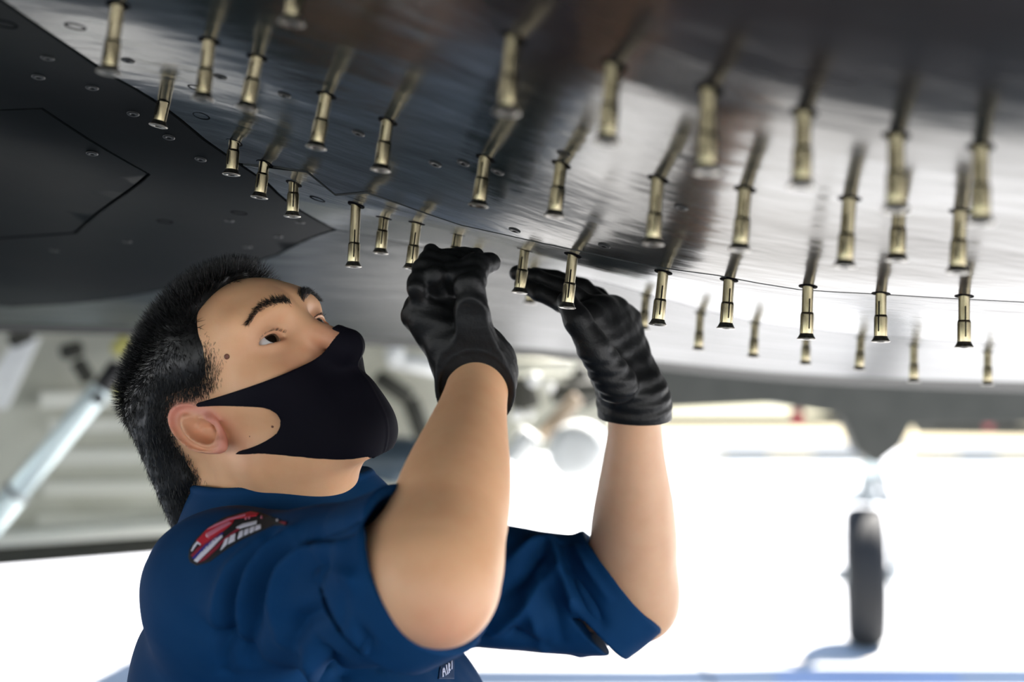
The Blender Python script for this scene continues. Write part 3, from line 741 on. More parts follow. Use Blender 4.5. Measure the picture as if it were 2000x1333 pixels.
# ---- body
V, Q = surface_nets(body_sdf, (-.50, .86, .72), (.26, 1.72, 1.62), .0019)
q = to_head(V.astype(f4)).astype(float); N = vnormals(V, Q)
tint = np.tile(np.array([.78, .45, .255]), (len(V), 1))
inhead = (np.linalg.norm(q, axis=1) < .16)
def mix(mask, col):
    global tint
    tint = tint * (1 - mask[:, None]) + np.array(col) * mask[:, None]
e = ear(q.astype(f4))[0]; er = q - np.array([-.006, 0, 0]); er = np.hypot(er[:, 0] * math.cos(ET) + er[:, 1] * math.sin(ET), (-er[:, 0] * math.sin(ET) + er[:, 1] * math.cos(ET)) * .55)
mix(np.exp(-np.maximum(e, 0) / .003) * inhead * (.25 + .6 * sst(er, .009, .016)), (.68, .27, .215))
ck = np.exp(-(((q[:, 0] - .085) / .03) ** 2 + ((q[:, 1] + .01) / .022) ** 2 + ((np.abs(q[:, 2]) - .03) / .03) ** 2)) * inhead; mix(ck * .35, (.62, .26, .17))
nt_ = np.exp(-(((q[:, 0] - .115) / .02) ** 2 + ((q[:, 1] + .005) / .022) ** 2 + (q[:, 2] / .016) ** 2)) * inhead; mix(nt_ * .5, (.62, .23, .16))
ey = np.exp(-(((q[:, 1] - .026) / .012) ** 2 + ((np.abs(q[:, 2]) - .034) / .018) ** 2)) * (q[:, 0] > .05) * inhead; mix(ey * .35, (.52, .25, .19))
el = np.exp(-((np.linalg.norm(V - pt(866, 1225, .985), axis=1)) / .03) ** 2); mix(el * .5, (.62, .27, .20))
mix((V[:, 0] > .05) * .4, (.66, .45, .33))
body = pp(fast_obj('body', V, Q, M_skin, None, tint))

# ---- eyes
for sgn in (1, -1):
    c = hw(EYE[0], EYE[1], EYE[2] * sgn)
    gz = HFv + .24 * HU + .04 * HS + np.array([0, .0, .0]); gz /= np.linalg.norm(gz)
    Rz = frame_z(np.zeros(3), gz); r = EYR * HSC
    prof = [(r * math.sin(t), -r * math.cos(t)) for t in np.linspace(.02, math.pi - .02, 24)]
    Ve, Fe = lathe(prof, 32); eb = pp(mesh_obj('eyeball', Ve @ Rz.T, Fe, M_eye, None)); eb.location = Vector(c.tolist()) - POFF
    prof = [(r * 1.012 * math.sin(t), r * 1.012 * math.cos(t)) for t in np.linspace(.64, .01, 9)]
    Vi, Fi = lathe(prof, 32, caps=False); ir = mesh_obj('iris', Vi @ Rz.T, Fi, M_iris, eb)

# ---- mask: a shell over an inflated lower face, outlined in the side view of the head
def back(px, py, s0):
    """Pixel -> head coordinates on the plane s = s0."""
    v = ray(px, py); o = np.array([0, 0, CAMZ]); n = HS; t = ((HO + HSC * HS * s0 - o) @ n) / (v @ n); P = o + v * t
    return (((P - HO) @ RH) / HSC)[:2]
def poly_sd(x, y, P):
    P = np.asarray(P); d = np.full(len(x), 1e9); c = in_poly(x, y, P)
    for i in range(len(P)):
        a, b = P[i - 1], P[i]; e = b - a; t = np.clip(((x - a[0]) * e[0] + (y - a[1]) * e[1]) / (e @ e), 0, 1)
        d = np.minimum(d, np.hypot(x - a[0] - t * e[0], y - a[1] - t * e[1]))
    return np.where(c, -d, d)
def face_smooth(q):
    d, m = skull(q)
    d = smin(d, ell(m, (.036, -.020, 0), (.058, .072, .060)), .03)
    d = smin(d, rc(m, (.006, -.050, .048), (.074, -.080, .014), .021, .019), .03)
    d = smin(d, ell(m, (.073, -.080, 0), (.022, .020, .026)), .022)
    d = smin(d, ell(m, (.064, -.050, 0), (.036, .036, .038)), .022)
    d = smin(d, ell(m, (.057, -.006, .046), (.026, .020, .021)), .025)
    d = smin(d, rc(m, (.090, .022, 0), (.119, -.015, 0), .0095, .0115), .022)
    d = smin(d, rc(m, (.098, -.052, 0), (.092, -.074, 0), .010, .010), .018)
    return np.minimum(d, face(q, False)) - .0022
MASK_UP = [(665, 650), (640, 682), (600, 712), (545, 735), (490, 755), (430, 775), (385, 788)]
MASK_HOLE = [(385, 795), (470, 793), (515, 795), (540, 805), (551, 822), (545, 845), (520, 862), (485, 878), (462, 884)]
MASK_LOW = [(462, 887), (520, 885), (580, 892), (640, 898), (690, 897), (722, 890), (745, 888)]
# the outline is split by height on the side of the head: use s0 of the surface there
def s_at(f, u):
    s = np.linspace(.0, .1, 120); z = np.c_[np.full(120, f), np.full(120, u), s].astype(f4); d = face_smooth(z); k = np.where(d < 0)[0]
    return s[k[-1]] if len(k) else 0.0
def back_s(px, py):
    s0 = .06
    for _ in range(12):
        f, u = back(px, py, s0); s0 = .5 * s0 + .5 * s_at(f, u)
    return back(px, py, s0)
mo = [back_s(*p) for p in MASK_UP]; mh = [back_s(*p) for p in MASK_HOLE]; ml = [back_s(*p) for p in MASK_LOW]
fr = [np.array([.17, ml[-1][1] - .02]), np.array([.17, mo[0][1] + .016]), np.array([.120, mo[0][1] + .008])]
def chaikin(P, n=2):
    P = np.array(P)
    for _ in range(n):
        a, b = P[:-1], P[1:]; m_ = np.empty((2 * len(a), 2)); m_[0::2] = .75 * a + .25 * b; m_[1::2] = .25 * a + .75 * b; P = np.vstack([P[:1], m_, P[-1:]])
    return [tuple(x) for x in P]
MASK_POLY = np.array(chaikin(mo) + chaikin(mh) + chaikin(ml) + [tuple(x) for x in fr])
def mask_sdf(p):
    q = to_head(p); d = face_smooth(q); o = poly_sd(q[:, 0], q[:, 1], MASK_POLY)
    seam = .0008 * np.exp(-(np.abs(q[:, 2]) / .0016) ** 2) * (q[:, 0] > .06)
    sh = np.maximum(d - .0014 - seam, -d - .007)
    return smax(sh, o, .0012).astype(f4) * f4(HSC)
c = hw(.06, -.03, 0); V, Q = surface_nets(mask_sdf, c - .135, c + .135, .0016, margin=.004)
pp(fast_obj('face_mask', V, Q, M_mask, None))

# ---- hair: a cap that thins out to nothing at the hairline, plus strands
def skullneck(q):
    d, m = skull(q)
    d = smin(d, ell(m, (.036, -.020, 0), (.056, .070, .058)), .03)
    return smin(smin(d, rc(m, (-.018, -.035, 0), (-.035, -.10, 0), .0575, .060), .022), rc(q.astype(f4), NAPEH[0], NAPEH[1], .0435, .0415), .03)
HAIRL = [(528, 556), (470, 548), (425, 570), (392, 610), (398, 640), (418, 660), (430, 700), (428, 745), (405, 782), (372, 790), (345, 800), (335, 830), (345, 865), (375, 905), (400, 945), (385, 985)]
def back_n(px, py):
    s0 = .06
    for _ in range(14):
        f, u = back(px, py, s0); ss = np.linspace(-.02, .11, 140); d_ = skullneck(np.c_[np.full(140, f), np.full(140, u), ss].astype(f4)); k = np.where(d_ < 0)[0]
        s0 = .5 * s0 + .5 * (ss[k[-1]] if len(k) else 0)
    return back(px, py, s0)
hl = [back_s(*p) for p in HAIRL[:9]] + [back_n(*p) for p in HAIRL[9:]]
HAIR_POLY = np.array([[.13, hl[0][1] + .004]] + [tuple(x) for x in hl] + [[hl[-1][0] - .02, hl[-1][1] - .04], [-.25, -.2], [-.25, .22], [.13, .22]])
def hair_depth(q):
    return -poly_sd(q[:, 0], q[:, 1], HAIR_POLY)
def hair_thick(q):
    dd = hair_depth(q); up = sst(q[:, 1], .045, .10); 
    t = .0035 * sst(dd, .012, .03) + .008 * up * sst(dd, .0, .012) + .003 * sst(-q[:, 0], .03, .09) * sst(dd, .006, .02)
    return t - .004 * (1 - sst(dd, .0, .016))
def hair_sdf(p):
    q = to_head(p); return ((skullneck(q) - hair_thick(q)) * .8).astype(f4) * f4(HSC)
c = hw(-.01, .02, 0); V, Q = surface_nets(hair_sdf, c - .18, c + .18, .0030, margin=.006)
q = to_head(V.astype(f4)).astype(float); th = hair_thick(q); keepv = th > -.0030
V = V + vnormals(V, Q) * (.0013 * noise3(V, 420, 3) * sst(th, .001, .008))[:, None]
Qk = Q[keepv[Q].all(1)]
hair = pp(fast_obj('hair', V, Qk, M_hair, None)); 
def strands(name, P, D, L, w, m, parent, bend=None, seg=3):
    """Tapered three sided strands: roots P, directions D, lengths L, widths w."""
    n = len(P); D = D / np.linalg.norm(D, axis=1)[:, None]; t = np.cross(D, np.random.RandomState(1).normal(size=(n, 3))); t /= np.linalg.norm(t, axis=1)[:, None]; b = np.cross(D, t)
    V = []; rows = []
    for s in range(seg):
        k = s / seg; c = P + D * (L * k)[:, None] + (0 if bend is None else bend * (L * k * k)[:, None]); r = (w * (1 - .75 * k))[:, None]
        for a in range(3):
            ang = 2 * math.pi * a / 3; V.append(c + r * (t * math.cos(ang) + b * math.sin(ang)))
    V.append(P + D * L[:, None] + (0 if bend is None else bend * L[:, None]))
    V = np.stack(V, 1); nv = V.shape[1]; base = (np.arange(n) * nv)[:, None]; Fq, Ft = [], []
    for s in range(seg - 1):
        for a in range(3):
            i, j = s * 3 + a, s * 3 + (a + 1) % 3; Fq.append(base + np.array([[i, j, j + 3, i + 3]]))
    for a in range(3): Ft.append(base + np.array([[(seg - 1) * 3 + a, (seg - 1) * 3 + (a + 1) % 3, nv - 1]]))
    Fq = np.concatenate(Fq); Ft = np.concatenate(Ft); me = bpy.data.meshes.new(name); V = V.reshape(-1, 3)
    me.vertices.add(len(V)); me.vertices.foreach_set('co', V.astype(f4).ravel())
    li = np.concatenate([Fq.ravel(), Ft.ravel()]).astype(np.int32); me.loops.add(len(li)); me.loops.foreach_set('vertex_index', li)
    ls = np.concatenate([np.arange(len(Fq)) * 4, len(Fq) * 4 + np.arange(len(Ft)) * 3]).astype(np.int32)
    me.polygons.add(len(ls)); me.polygons.foreach_set('loop_start', ls); me.polygons.foreach_set('use_smooth', np.ones(len(ls), bool)); me.update(calc_edges=True)
    me.materials.append(m); o = bpy.data.objects.new(name, me); o['kind'] = 'stuff'
    return link(o, parent)
rs = np.random.RandomState(7)
def sample(V, Q, n, wt=None):
    ar = np.linalg.norm(np.cross(V[Q[:, 1]] - V[Q[:, 0]], V[Q[:, 3]] - V[Q[:, 0]]), axis=1)
    if wt is not None: ar = ar * wt[Q].mean(1)
    i = rs.choice(len(Q), n, p=ar / ar.sum()); a = rs.rand(n, 1); b = rs.rand(n, 1)
    return V[Q[i, 0]] * (1 - a) * (1 - b) + V[Q[i, 1]] * a * (1 - b) + V[Q[i, 2]] * a * b + V[Q[i, 3]] * (1 - a) * b, i
NH = vnormals(V, Q)
qa = to_head(V.astype(f4)).astype(float); dd = hair_depth(qa)
P, i = sample(V, Q, 15000, sst(hair_thick(qa), -.0005, .003) * (qa[:, 2] > -.06))
n = NH[Q[i, 0]]; qh = to_head(P.astype(f4)).astype(float); up = sst(qh[:, 1], .05, .10); side = 1 - up
flow = (-HU)[None] * side[:, None] * 1.2 + (HFv * .5 + HU * .3)[None] * up[:, None] - HFv[None] * (side * .35)[:, None]
D = n * (.22 + .85 * up)[:, None] + flow * .8 + rs.normal(size=P.shape) * .22
strands('hair_strands', P - n * .001, D, (.006 + .009 * up + .004 * rs.rand(len(P))), np.full(len(P), .00032), M_hair, hair)
# faded sides: short strands straight off the skin
Vb = np.array([v.co for v in body.data.vertices]) if False else None
qs_ = rs.rand(90000, 2); fu = np.c_[-.13 + .22 * qs_[:, 0], -.14 + .24 * qs_[:, 1]]
ins = -poly_sd(fu[:, 0], fu[:, 1], HAIR_POLY); k = (ins > -.0035) & (rs.rand(len(fu)) < sst(ins, -.004, .012)); fu = fu[k]; ins = ins[k]
s = np.full(len(fu), .09)
for _ in range(14):
    z = np.c_[fu, s].astype(f4); dz = skullneck(z).astype(float); s = np.maximum(s - dz * .9, .0)
ok = (np.abs(skullneck(np.c_[fu, s].astype(f4))) < .001) & (s > .02); fu, s, ins = fu[ok][:22000], s[ok][:22000], ins[ok][:22000]
z = np.c_[fu, s]; e_ = .002
gr = np.stack([(skullneck((z + np.eye(3)[a] * e_).astype(f4)) - skullneck((z - np.eye(3)[a] * e_).astype(f4))) for a in range(3)], 1).astype(float); gr /= np.linalg.norm(gr, axis=1)[:, None]
P = HO + HSC * (z @ RH.T); n = gr @ RH.T
D = n * .35 - HU * .9 - HFv * .45 + rs.normal(size=P.shape) * .22
strands('side_hair_strands', P - n * .0008, D, .004 + .005 * sst(ins, 0, .02) + .002 * rs.rand(len(P)), np.full(len(P), .00022), M_hair, hair)

# ---- brows and lashes
def on_face(f, u, s):
    for _ in range(20):
        z = np.c_[f, u, s].astype(f4); f = f - face(z).astype(float) * .7
    z = np.c_[f, u, s]; e_ = .0015
    g_ = np.stack([(face((z + np.eye(3)[a] * e_).astype(f4)) - face((z - np.eye(3)[a] * e_).astype(f4))) for a in range(3)], 1).astype(float); g_ /= np.linalg.norm(g_, axis=1)[:, None]
    return HO + HSC * (z @ RH.T), g_ @ RH.T
for sgn in (1, -1):
    nb = 700; t = rs.rand(nb); s = (.007 + .044 * t); u = .0450 + .0085 * np.sin(np.clip(t * 1.25, 0, 1) * math.pi * .75) - .004 * sst(t, .72, 1.0); wd = .0052 * (1 - .70 * t); u = u + np.clip(rs.normal(size=nb), -2, 2) * wd * .5
    P, n = on_face(np.full(nb, .11), u, s * sgn)
    D = n * .30 + HS * sgn * (.35 + .7 * t)[:, None] + HU * (.75 - 1.2 * t)[:, None] - HFv * (.2 * t)[:, None] + rs.normal(size=P.shape) * .22
    b_ = strands('eyebrow', P - n * .0005, D, .0050 + .0025 * rs.rand(nb), np.full(nb, .00020), M_hair, None); pp(b_)
    nl = 40; t = rs.rand(nl) * 2 - 1; s = EYE[2] + .0145 * t; u = EYE[1] + .10 * .0145 * t + .0048 * np.sqrt(np.maximum(1 - t * t, 0)) + .0006
    P, n = on_face(np.full(nl, .10), u, s * sgn)
    pp(strands('eyelashes', P, n * .9 + HU * .35 + HS * sgn * (.4 * t)[:, None] + rs.normal(size=P.shape) * .08, .0026 + .0016 * rs.rand(nl), np.full(nl, .00018), M_hair, None))
# moles
M_mole = mat('mole_brown', (.16, .055, .032), .5)
def mole(px, py, r):
    f, u = back(px, py, .066)
    s = .09
    for _ in range(25): 
        f, u = back(px, py, s); s = s - float(face(np.array([[f, u, s]], f4))[0]) * .7
    P = hw(f, u, s); Vm, Fm = lathe([(r * .5, .0005), (r, .0), (r * .9, -.0006)][::-1], 14); v = ray(px, py)
    g_ = np.array([float(face(np.array([[f, u, s]], f4) + np.eye(3, dtype=f4)[a] * f4(.002))[0] - face(np.array([[f, u, s]], f4) - np.eye(3, dtype=f4)[a] * f4(.002))[0]) for a in range(3)]); n = RH @ (g_ / np.linalg.norm(g_))
    pp(mesh_obj('mole', Vm @ frame_z(P, P + n).T + P, Fm, M_mole, None))
mole(443, 697, .0025); mole(532, 834, .0012); mole(488, 853, .0009)

# ------------------------------------------------------------------ gloves
def hand_pts(L): return [pt(*q) for q in L]
NEAR = dict(
 wrist=[(940, 790, 1.185), (930, 735, 1.20), (905, 680, 1.215)],
 mcp=[(905, 602, 1.235), (878, 594, 1.225), (850, 598, 1.215), (824, 612, 1.205)],
 fingers=[[(905, 602, 1.235), (916, 545, 1.205), (903, 510, 1.222), (930, 500, 1.24)],
          [(878, 594, 1.225), (884, 536, 1.195), (874, 507, 1.215), (905, 499, 1.235)],
          [(850, 598, 1.215), (850, 540, 1.19), (848, 512, 1.21), (872, 503, 1.23)],
          [(824, 612, 1.205), (815, 560, 1.19), (826, 520, 1.20), (842, 492, 1.215)]],
 thumb=[(935, 690, 1.185), (922, 612, 1.175), (918, 556, 1.18), (928, 520, 1.20), (957, 514, 1.215)],
 frad=[(.0105, .0098, .0090, .0080), (.0108, .0100, .0092, .0082), (.0105, .0096, .0088, .0080), (.0098, .0086, .0080, .0072)],
 trad=(.0190, .0135, .0115, .0105, .0092), palm=(.0245, .0175))
FAR = dict(
 wrist=[(1241, 845, 1.43), (1240, 800, 1.42), (1222, 740, 1.415)],
 mcp=[(1150, 625, 1.385), (1172, 612, 1.405), (1195, 612, 1.425), (1215, 628, 1.445)],
 fingers=[[(1150, 625, 1.385), (1098, 592, 1.37), (1055, 572, 1.375), (1020, 556, 1.385)],
          [(1172, 612, 1.405), (1105, 566, 1.40), (1050, 545, 1.405), (1010, 534, 1.41)],
          [(1195, 612, 1.425), (1135, 560, 1.43), (1085, 545, 1.43), (1045, 536, 1.435)],
          [(1215, 628, 1.445), (1170, 578, 1.455), (1130, 562, 1.455), (1100, 552, 1.455)]],
 thumb=[(1205, 750, 1.375), (1160, 680, 1.35), (1128, 625, 1.345), (1108, 590, 1.35)],
 frad=[(.0108, .0100, .0092, .0080), (.0110, .0102, .0092, .0082), (.0108, .0098, .0090, .0080), (.0100, .0090, .0082, .0074)],
 trad=(.0200, .0150, .0125, .0100), palm=(.0300, .0190))
def glove_sdf_for(H, E, W, cutn, cutp):
    wr = hand_pts(H['wrist']); mc = hand_pts(H['mcp']); fs = [hand_pts(f) for f in H['fingers']]; th = hand_pts(H['thumb'])
    cut_n = np.asarray(cutn, float); cut_n /= np.linalg.norm(cut_n); cut_p = np.asarray(cutp, float)
    def f(p):
        p = p.astype(f4); d = None
        for m_ in mc:
            e = rc(p, wr[1], m_, H['palm'][0], H['palm'][1]); d = e if d is None else smin(d, e, .012)
        for fp, fr_ in zip(fs, H['frad']):
            d = smin(d, chain(p, fp, fr_, .003) + .0006, .0045)
        d = smin(d, chain(p, th, H['trad'], .006), .010)
        ax = W - E; ax = ax / np.linalg.norm(ax)
        cuff = rc(p, wr[1] + ax * .015, cut_p - ax * .03, .0315, .0345)
        d = smin(d, cuff, .012)
        t = (p - cut_p.astype(f4)) @ cut_n.astype(f4)
        inner = rc(p, wr[1] - ax * .005, cut_p - ax * .06, .0285, .0335); inner = np.maximum(inner, ((p - wr[1].astype(f4)) @ ax.astype(f4)) + .012)
        d = smax(d, -inner, .0015)
        # rolled bead at the hem
        hem = np.sqrt(np.maximum(cuff + .0006, -1) ** 2 + (t - .0012) ** 2) - .0016
        return smin(smax(d, -t, .0015), hem, .0012)
    return f
def mk_glove(H, E, W, cutn, cutp, seed, label):
    f = glove_sdf_for(H, E, W, cutn, cutp)
    allp = np.array(hand_pts(H['wrist']) + hand_pts(H['mcp']) + [x for g_ in H['fingers'] for x in hand_pts(g_)] + hand_pts(H['thumb']) + [np.asarray(cutp)])
    V, Q = surface_nets(f, allp.min(0) - .05, allp.max(0) + .05, .0016, margin=.003)
    ax = (W - E) / np.linalg.norm(W - E); N = vnormals(V, Q)
    t = (V - np.asarray(cutp)) @ ax
    w = sst(t, .0, .02) * (1 - sst(t, .06, .12))
    ph = t * 520 + 2.2 * noise3(V, 55, seed) ; ring = np.sin(ph) * .0006 * w + .0012 * w * noise3(V, 120, seed + 1)
    wr = .0007 * noise3(V, 210, seed + 5) + .0007 * noise3(V, 90, seed + 7)
    V = V + N * (ring + wr * sst(t, .01, .04))[:, None]
    o = pp(fast_obj('glove', V, Q, M_glove, None)); o['label'] = label
    return o
axn = (Wn - En) / np.linalg.norm(Wn - En); axf = (Wf - Ef) / np.linalg.norm(Wf - Ef)
mk_glove(NEAR, En, Wn, axn + np.array([.0, .75, 0]), pt(931, 768, 1.19), 11, 'black glove curled up at the bolts')
mk_glove(FAR, Ef, Wf, axf + np.array([.05, .25, 0]), pt(1240, 818, 1.423), 21, 'black glove reaching along the belly')

# ------------------------------------------------------------------ coverall
# near cuff ring and far cuff ring
CN = pt(838, 1107, 1.045); CNn = np.array([.70, -.52, .40]); CNn /= np.linalg.norm(CNn)
CF = pt(1216, 1133, 1.495); CFn = np.array([.76, -.10, .64]); CFn /= np.linalg.norm(CFn)
HIP = tw(-.02, 0, .80)
def cover_solid(p):
    B = (p - TC.astype(f4)) @ RB.astype(f4)
    d = ell(B, (-.018, 0, 1.05), (.140, .180, .19))
    d = smin(d, rc(B, (-.052, .085, 1.16), (-.052, -.085, 1.16), .078, .078), .04)
    d = smin(d, rc(B, (.048, .055, 1.08), (.048, -.075, 1.08), .104, .104), .04)
    d = smin(d, ell(B, (-.012, 0, .99), (.138, .165, .22)), .08)
    d = smin(d, ell(B, (-.02, 0, .80), (.118, .160, .14)), .06)
    d = smin(d, rc(p, NB - BZ * .068, Sn + BZ * .004, .046, .054), .05); d = smin(d, rc(p, NB - BZ * .068, Sf, .046, .054), .05)
    for s in (1, -1):
        hp = tw(-.02, .09 * s, .78); kn = tw(.10, .12 * s, .45); an = tw(-.02, .13 * s, .10)
        lg = smin(rc(p, hp, kn, .098, .075), rc(p, kn, an, .075, .068), .03); lg = np.maximum(lg, .07 - p[:, 2]); d = smin(d, lg, .05)
    return d
def sleeve(p, S, E, C, n, r0, r1, rc_, cl):
    """Loose sleeve from shoulder S to a turned up cuff: a band about C along n, open at the mouth."""
    K = C - n * cl
    out = rc(p, S, C - n * cl * .6, r0, r1)
    t = (p - C.astype(f4)) @ n.astype(f4)
    r_ = p - C.astype(f4); rad = np.linalg.norm(r_ - t[:, None] * n.astype(f4), axis=1)
    band = smax(rad - rc_, -t - cl, .003)
    d = smin(out, band, .008)
    hole = smax(rad - (rc_ - .0075), -t - cl - .01, .004)
    d = smax(d, t, .003); return smax(d, -hole, .003)
def cover_sdf(p):
    p = p.astype(f4); d = cover_solid(p)
    d = smin(d, sleeve(p, Sn, En, CN, CNn, .060, .064, .068, .045), .055)
    d = smin(d, sleeve(p, Sf, Ef, CF, CFn, .070, .061, .067, .050), .035)
    # neck opening and collar
    na = NECKTOP - NB; na = na / np.linalg.norm(na)
    hole = rc(p, NB - na * .03, NECKTOP + na * .05, .066, .078); hole = np.maximum(hole, -(((p - NB.astype(f4)) @ na.astype(f4)) + .02)); d = smax(d, -hole, .006)
    return d
def cover_low(p): return cover_sdf(p)
V, Q = surface_nets(cover_sdf, (-.50, .82, .98), (.32, 1.74, 1.42), .0030, margin=.004)
# folds: ridges and valleys traced where they run over the cloth
def cover_hit(px, py):
    o = np.array([0, 0, CAMZ]); v = ray(px, py); t = .75
    for _ in range(90):
        s = float(cover_sdf((o + v * t)[None].astype(f4))[0])
        if s < .0006 or t > 2: break
        t += s * .7
    return o + v * t
FOLDS = [  # pixel path, half width (m), height (m)
 ([(520, 1052), (478, 1100), (450, 1165), (440, 1240), (438, 1320)], .011, -.010),
 ([(500, 1060), (452, 1110), (425, 1180), (415, 1260)], .012, .006),
 ([(575, 1056), (535, 1095), (497, 1150), (486, 1215), (490, 1300)], .011, -.011),
 ([(560, 1040), (508, 1092), (472, 1160), (462, 1240)], .010, .007),
 ([(660, 1060), (600, 1080), (555, 1120), (535, 1180), (540, 1250)], .010, .007),
 ([(720, 1015), (660, 1035), (600, 1050)], .010, -.008),
 ([(640, 1085), (628, 1110), (612, 1140)], .010, -.006),
 ([(735, 1120), (690, 1130), (655, 1120)], .009, .005),
 ([(672, 1160), (672, 1200), (668, 1250)], .006, -.002),
 ([(565, 1255), (585, 1222), (640, 1195)], .010, -.010),
 ([(590, 1262), (610, 1285), (640, 1318)], .011, .010), ([(620, 1255), (650, 1285), (668, 1325)], .008, -.008),
 ([(700, 1215), (722, 1260), (740, 1310)], .006, -.007),
 ([(380, 1210), (440, 1260), (520, 1300)], .014, -.006),
 ([(975, 1165), (1015, 1130), (1045, 1085), (1058, 1055)], .009, -.010), ([(985, 1100), (1030, 1068), (1068, 1050)], .012, .008),
 ([(960, 1235), (1010, 1190), (1075, 1120)], .010, .009), ([(1090, 1062), (1110, 1110), (1150, 1180), (1180, 1225)], .008, -.010),
 ([(1065, 1055), (1085, 1110), (1120, 1180), (1150, 1240)], .009, .009), ([(1050, 1130), (1080, 1190), (1100, 1250)], .009, -.007),
 ([(1020, 1160), (1040, 1220), (1060, 1270)], .010, .006), ([(1120, 1070), (1150, 1110), (1190, 1170)], .007, .007),
 ([(930, 1262), (1000, 1240), (1060, 1255)], .010, -.006), ([(980, 1290), (1060, 1290), (1140, 1275)], .010, .005),
]
N = vnormals(V, Q); disp = np.zeros(len(V))
wp = V + .006 * np.stack([noise3(V, 45, 31), noise3(V, 45, 32), noise3(V, 45, 33)], 1)
for path, w, A in FOLDS:
    P = np.array([cover_hit(*p) for p in path]); best = np.full(len(V), 1e9); tt = np.zeros(len(V)); n_ = len(P) - 1
    sel = np.where((np.abs(V - P.mean(0)) < (np.ptp(P, axis=0) / 2 + .06)).all(1))[0]
    for i in range(n_):
        a, b = P[i], P[i + 1]; e_ = b - a; t = np.clip(((wp[sel] - a) @ e_) / (e_ @ e_), 0, 1); r = np.linalg.norm(wp[sel] - a - t[:, None] * e_, axis=1)
        m_ = r < best[sel]; best[sel] = np.where(m_, r, best[sel]); tt[sel] = np.where(m_, (i + t) / n_, tt[sel])
    disp += 1.55 * A * np.exp(-(best / (w * .68)) ** 1.5) * np.sin(np.clip(tt, .04, .96) * math.pi) ** .5
disp += .0016 * noise3(V, 60, 41) + .0008 * noise3(V, 150, 42)
# keep cuffs and collar crisp
V = V + N * disp[:, None]
cov = pp(fast_obj('coverall', V, Q, M_cloth, None))
V2, Q2 = surface_nets(cover_sdf, (-.60, .80, .04), (.40, 1.90, .99), .008, margin=.004)
V2 = V2 + vnormals(V2, Q2) * (.006 * noise3(V2, 22, 51) + .003 * noise3(V2, 55, 52))[:, None]
leg = pp(fast_obj('trousers', V2, Q2, M_cloth, None))
for s in (1, -1):
    def boot(p, s=s):
        p = p.astype(f4); a = tw(-.02, .13 * s, .12); d = rc(p, a, tw(-.03, .13 * s, .05), .052, .05)
        d = smin(d, rc(p, tw(-.05, .13 * s, .045), tw(.15, .14 * s, .035), .045, .036), .04); return smax(d, -p[:, 2] + .002, .006)
    c = tw(.04, .135 * s, .09); Vb, Qb = surface_nets(boot, c - .2, c + .2, .006); pp(fast_obj('boot', Vb, Qb, M_boot, None))

# ---- collar: a stand with a folded fall
na = (NECKTOP - NB) * np.array([1, .1, 1]); na = na / np.linalg.norm(na)
def collar_sdf(p):
    p = p.astype(f4); r_ = p - NB.astype(f4); t = r_ @ na.astype(f4); bk = -(r_ @ BF.astype(f4)); rad = np.linalg.norm(r_ - t[:, None] * na.astype(f4), axis=1)
    top = .034 + .18 * np.clip(bk, -.07, .10)
    stand = np.abs(rad - (.0760 + .06 * (t))) - .0028; stand = np.maximum(stand, np.maximum(t - top, -.045 - t))
    fall = np.abs(rad - (.0805 + .62 * np.maximum(top - t, 0))) - .0028; fall = np.maximum(fall, np.maximum(t - top, top - .036 - t))
    lip = np.sqrt((rad - (.0785 + .03 * t)) ** 2 + (t - top) ** 2) - .0042
    return (smin(smin(stand, fall, .003), lip, .003) * .8).astype(f4)
Vc, Qc = surface_nets(collar_sdf, NB - .14, NB + .14, .0020, margin=.006)
Vc = Vc + vnormals(Vc, Qc) * (.0012 * noise3(Vc, 70, 61))[:, None]
fast_obj('collar', Vc, Qc, M_cloth, cov)

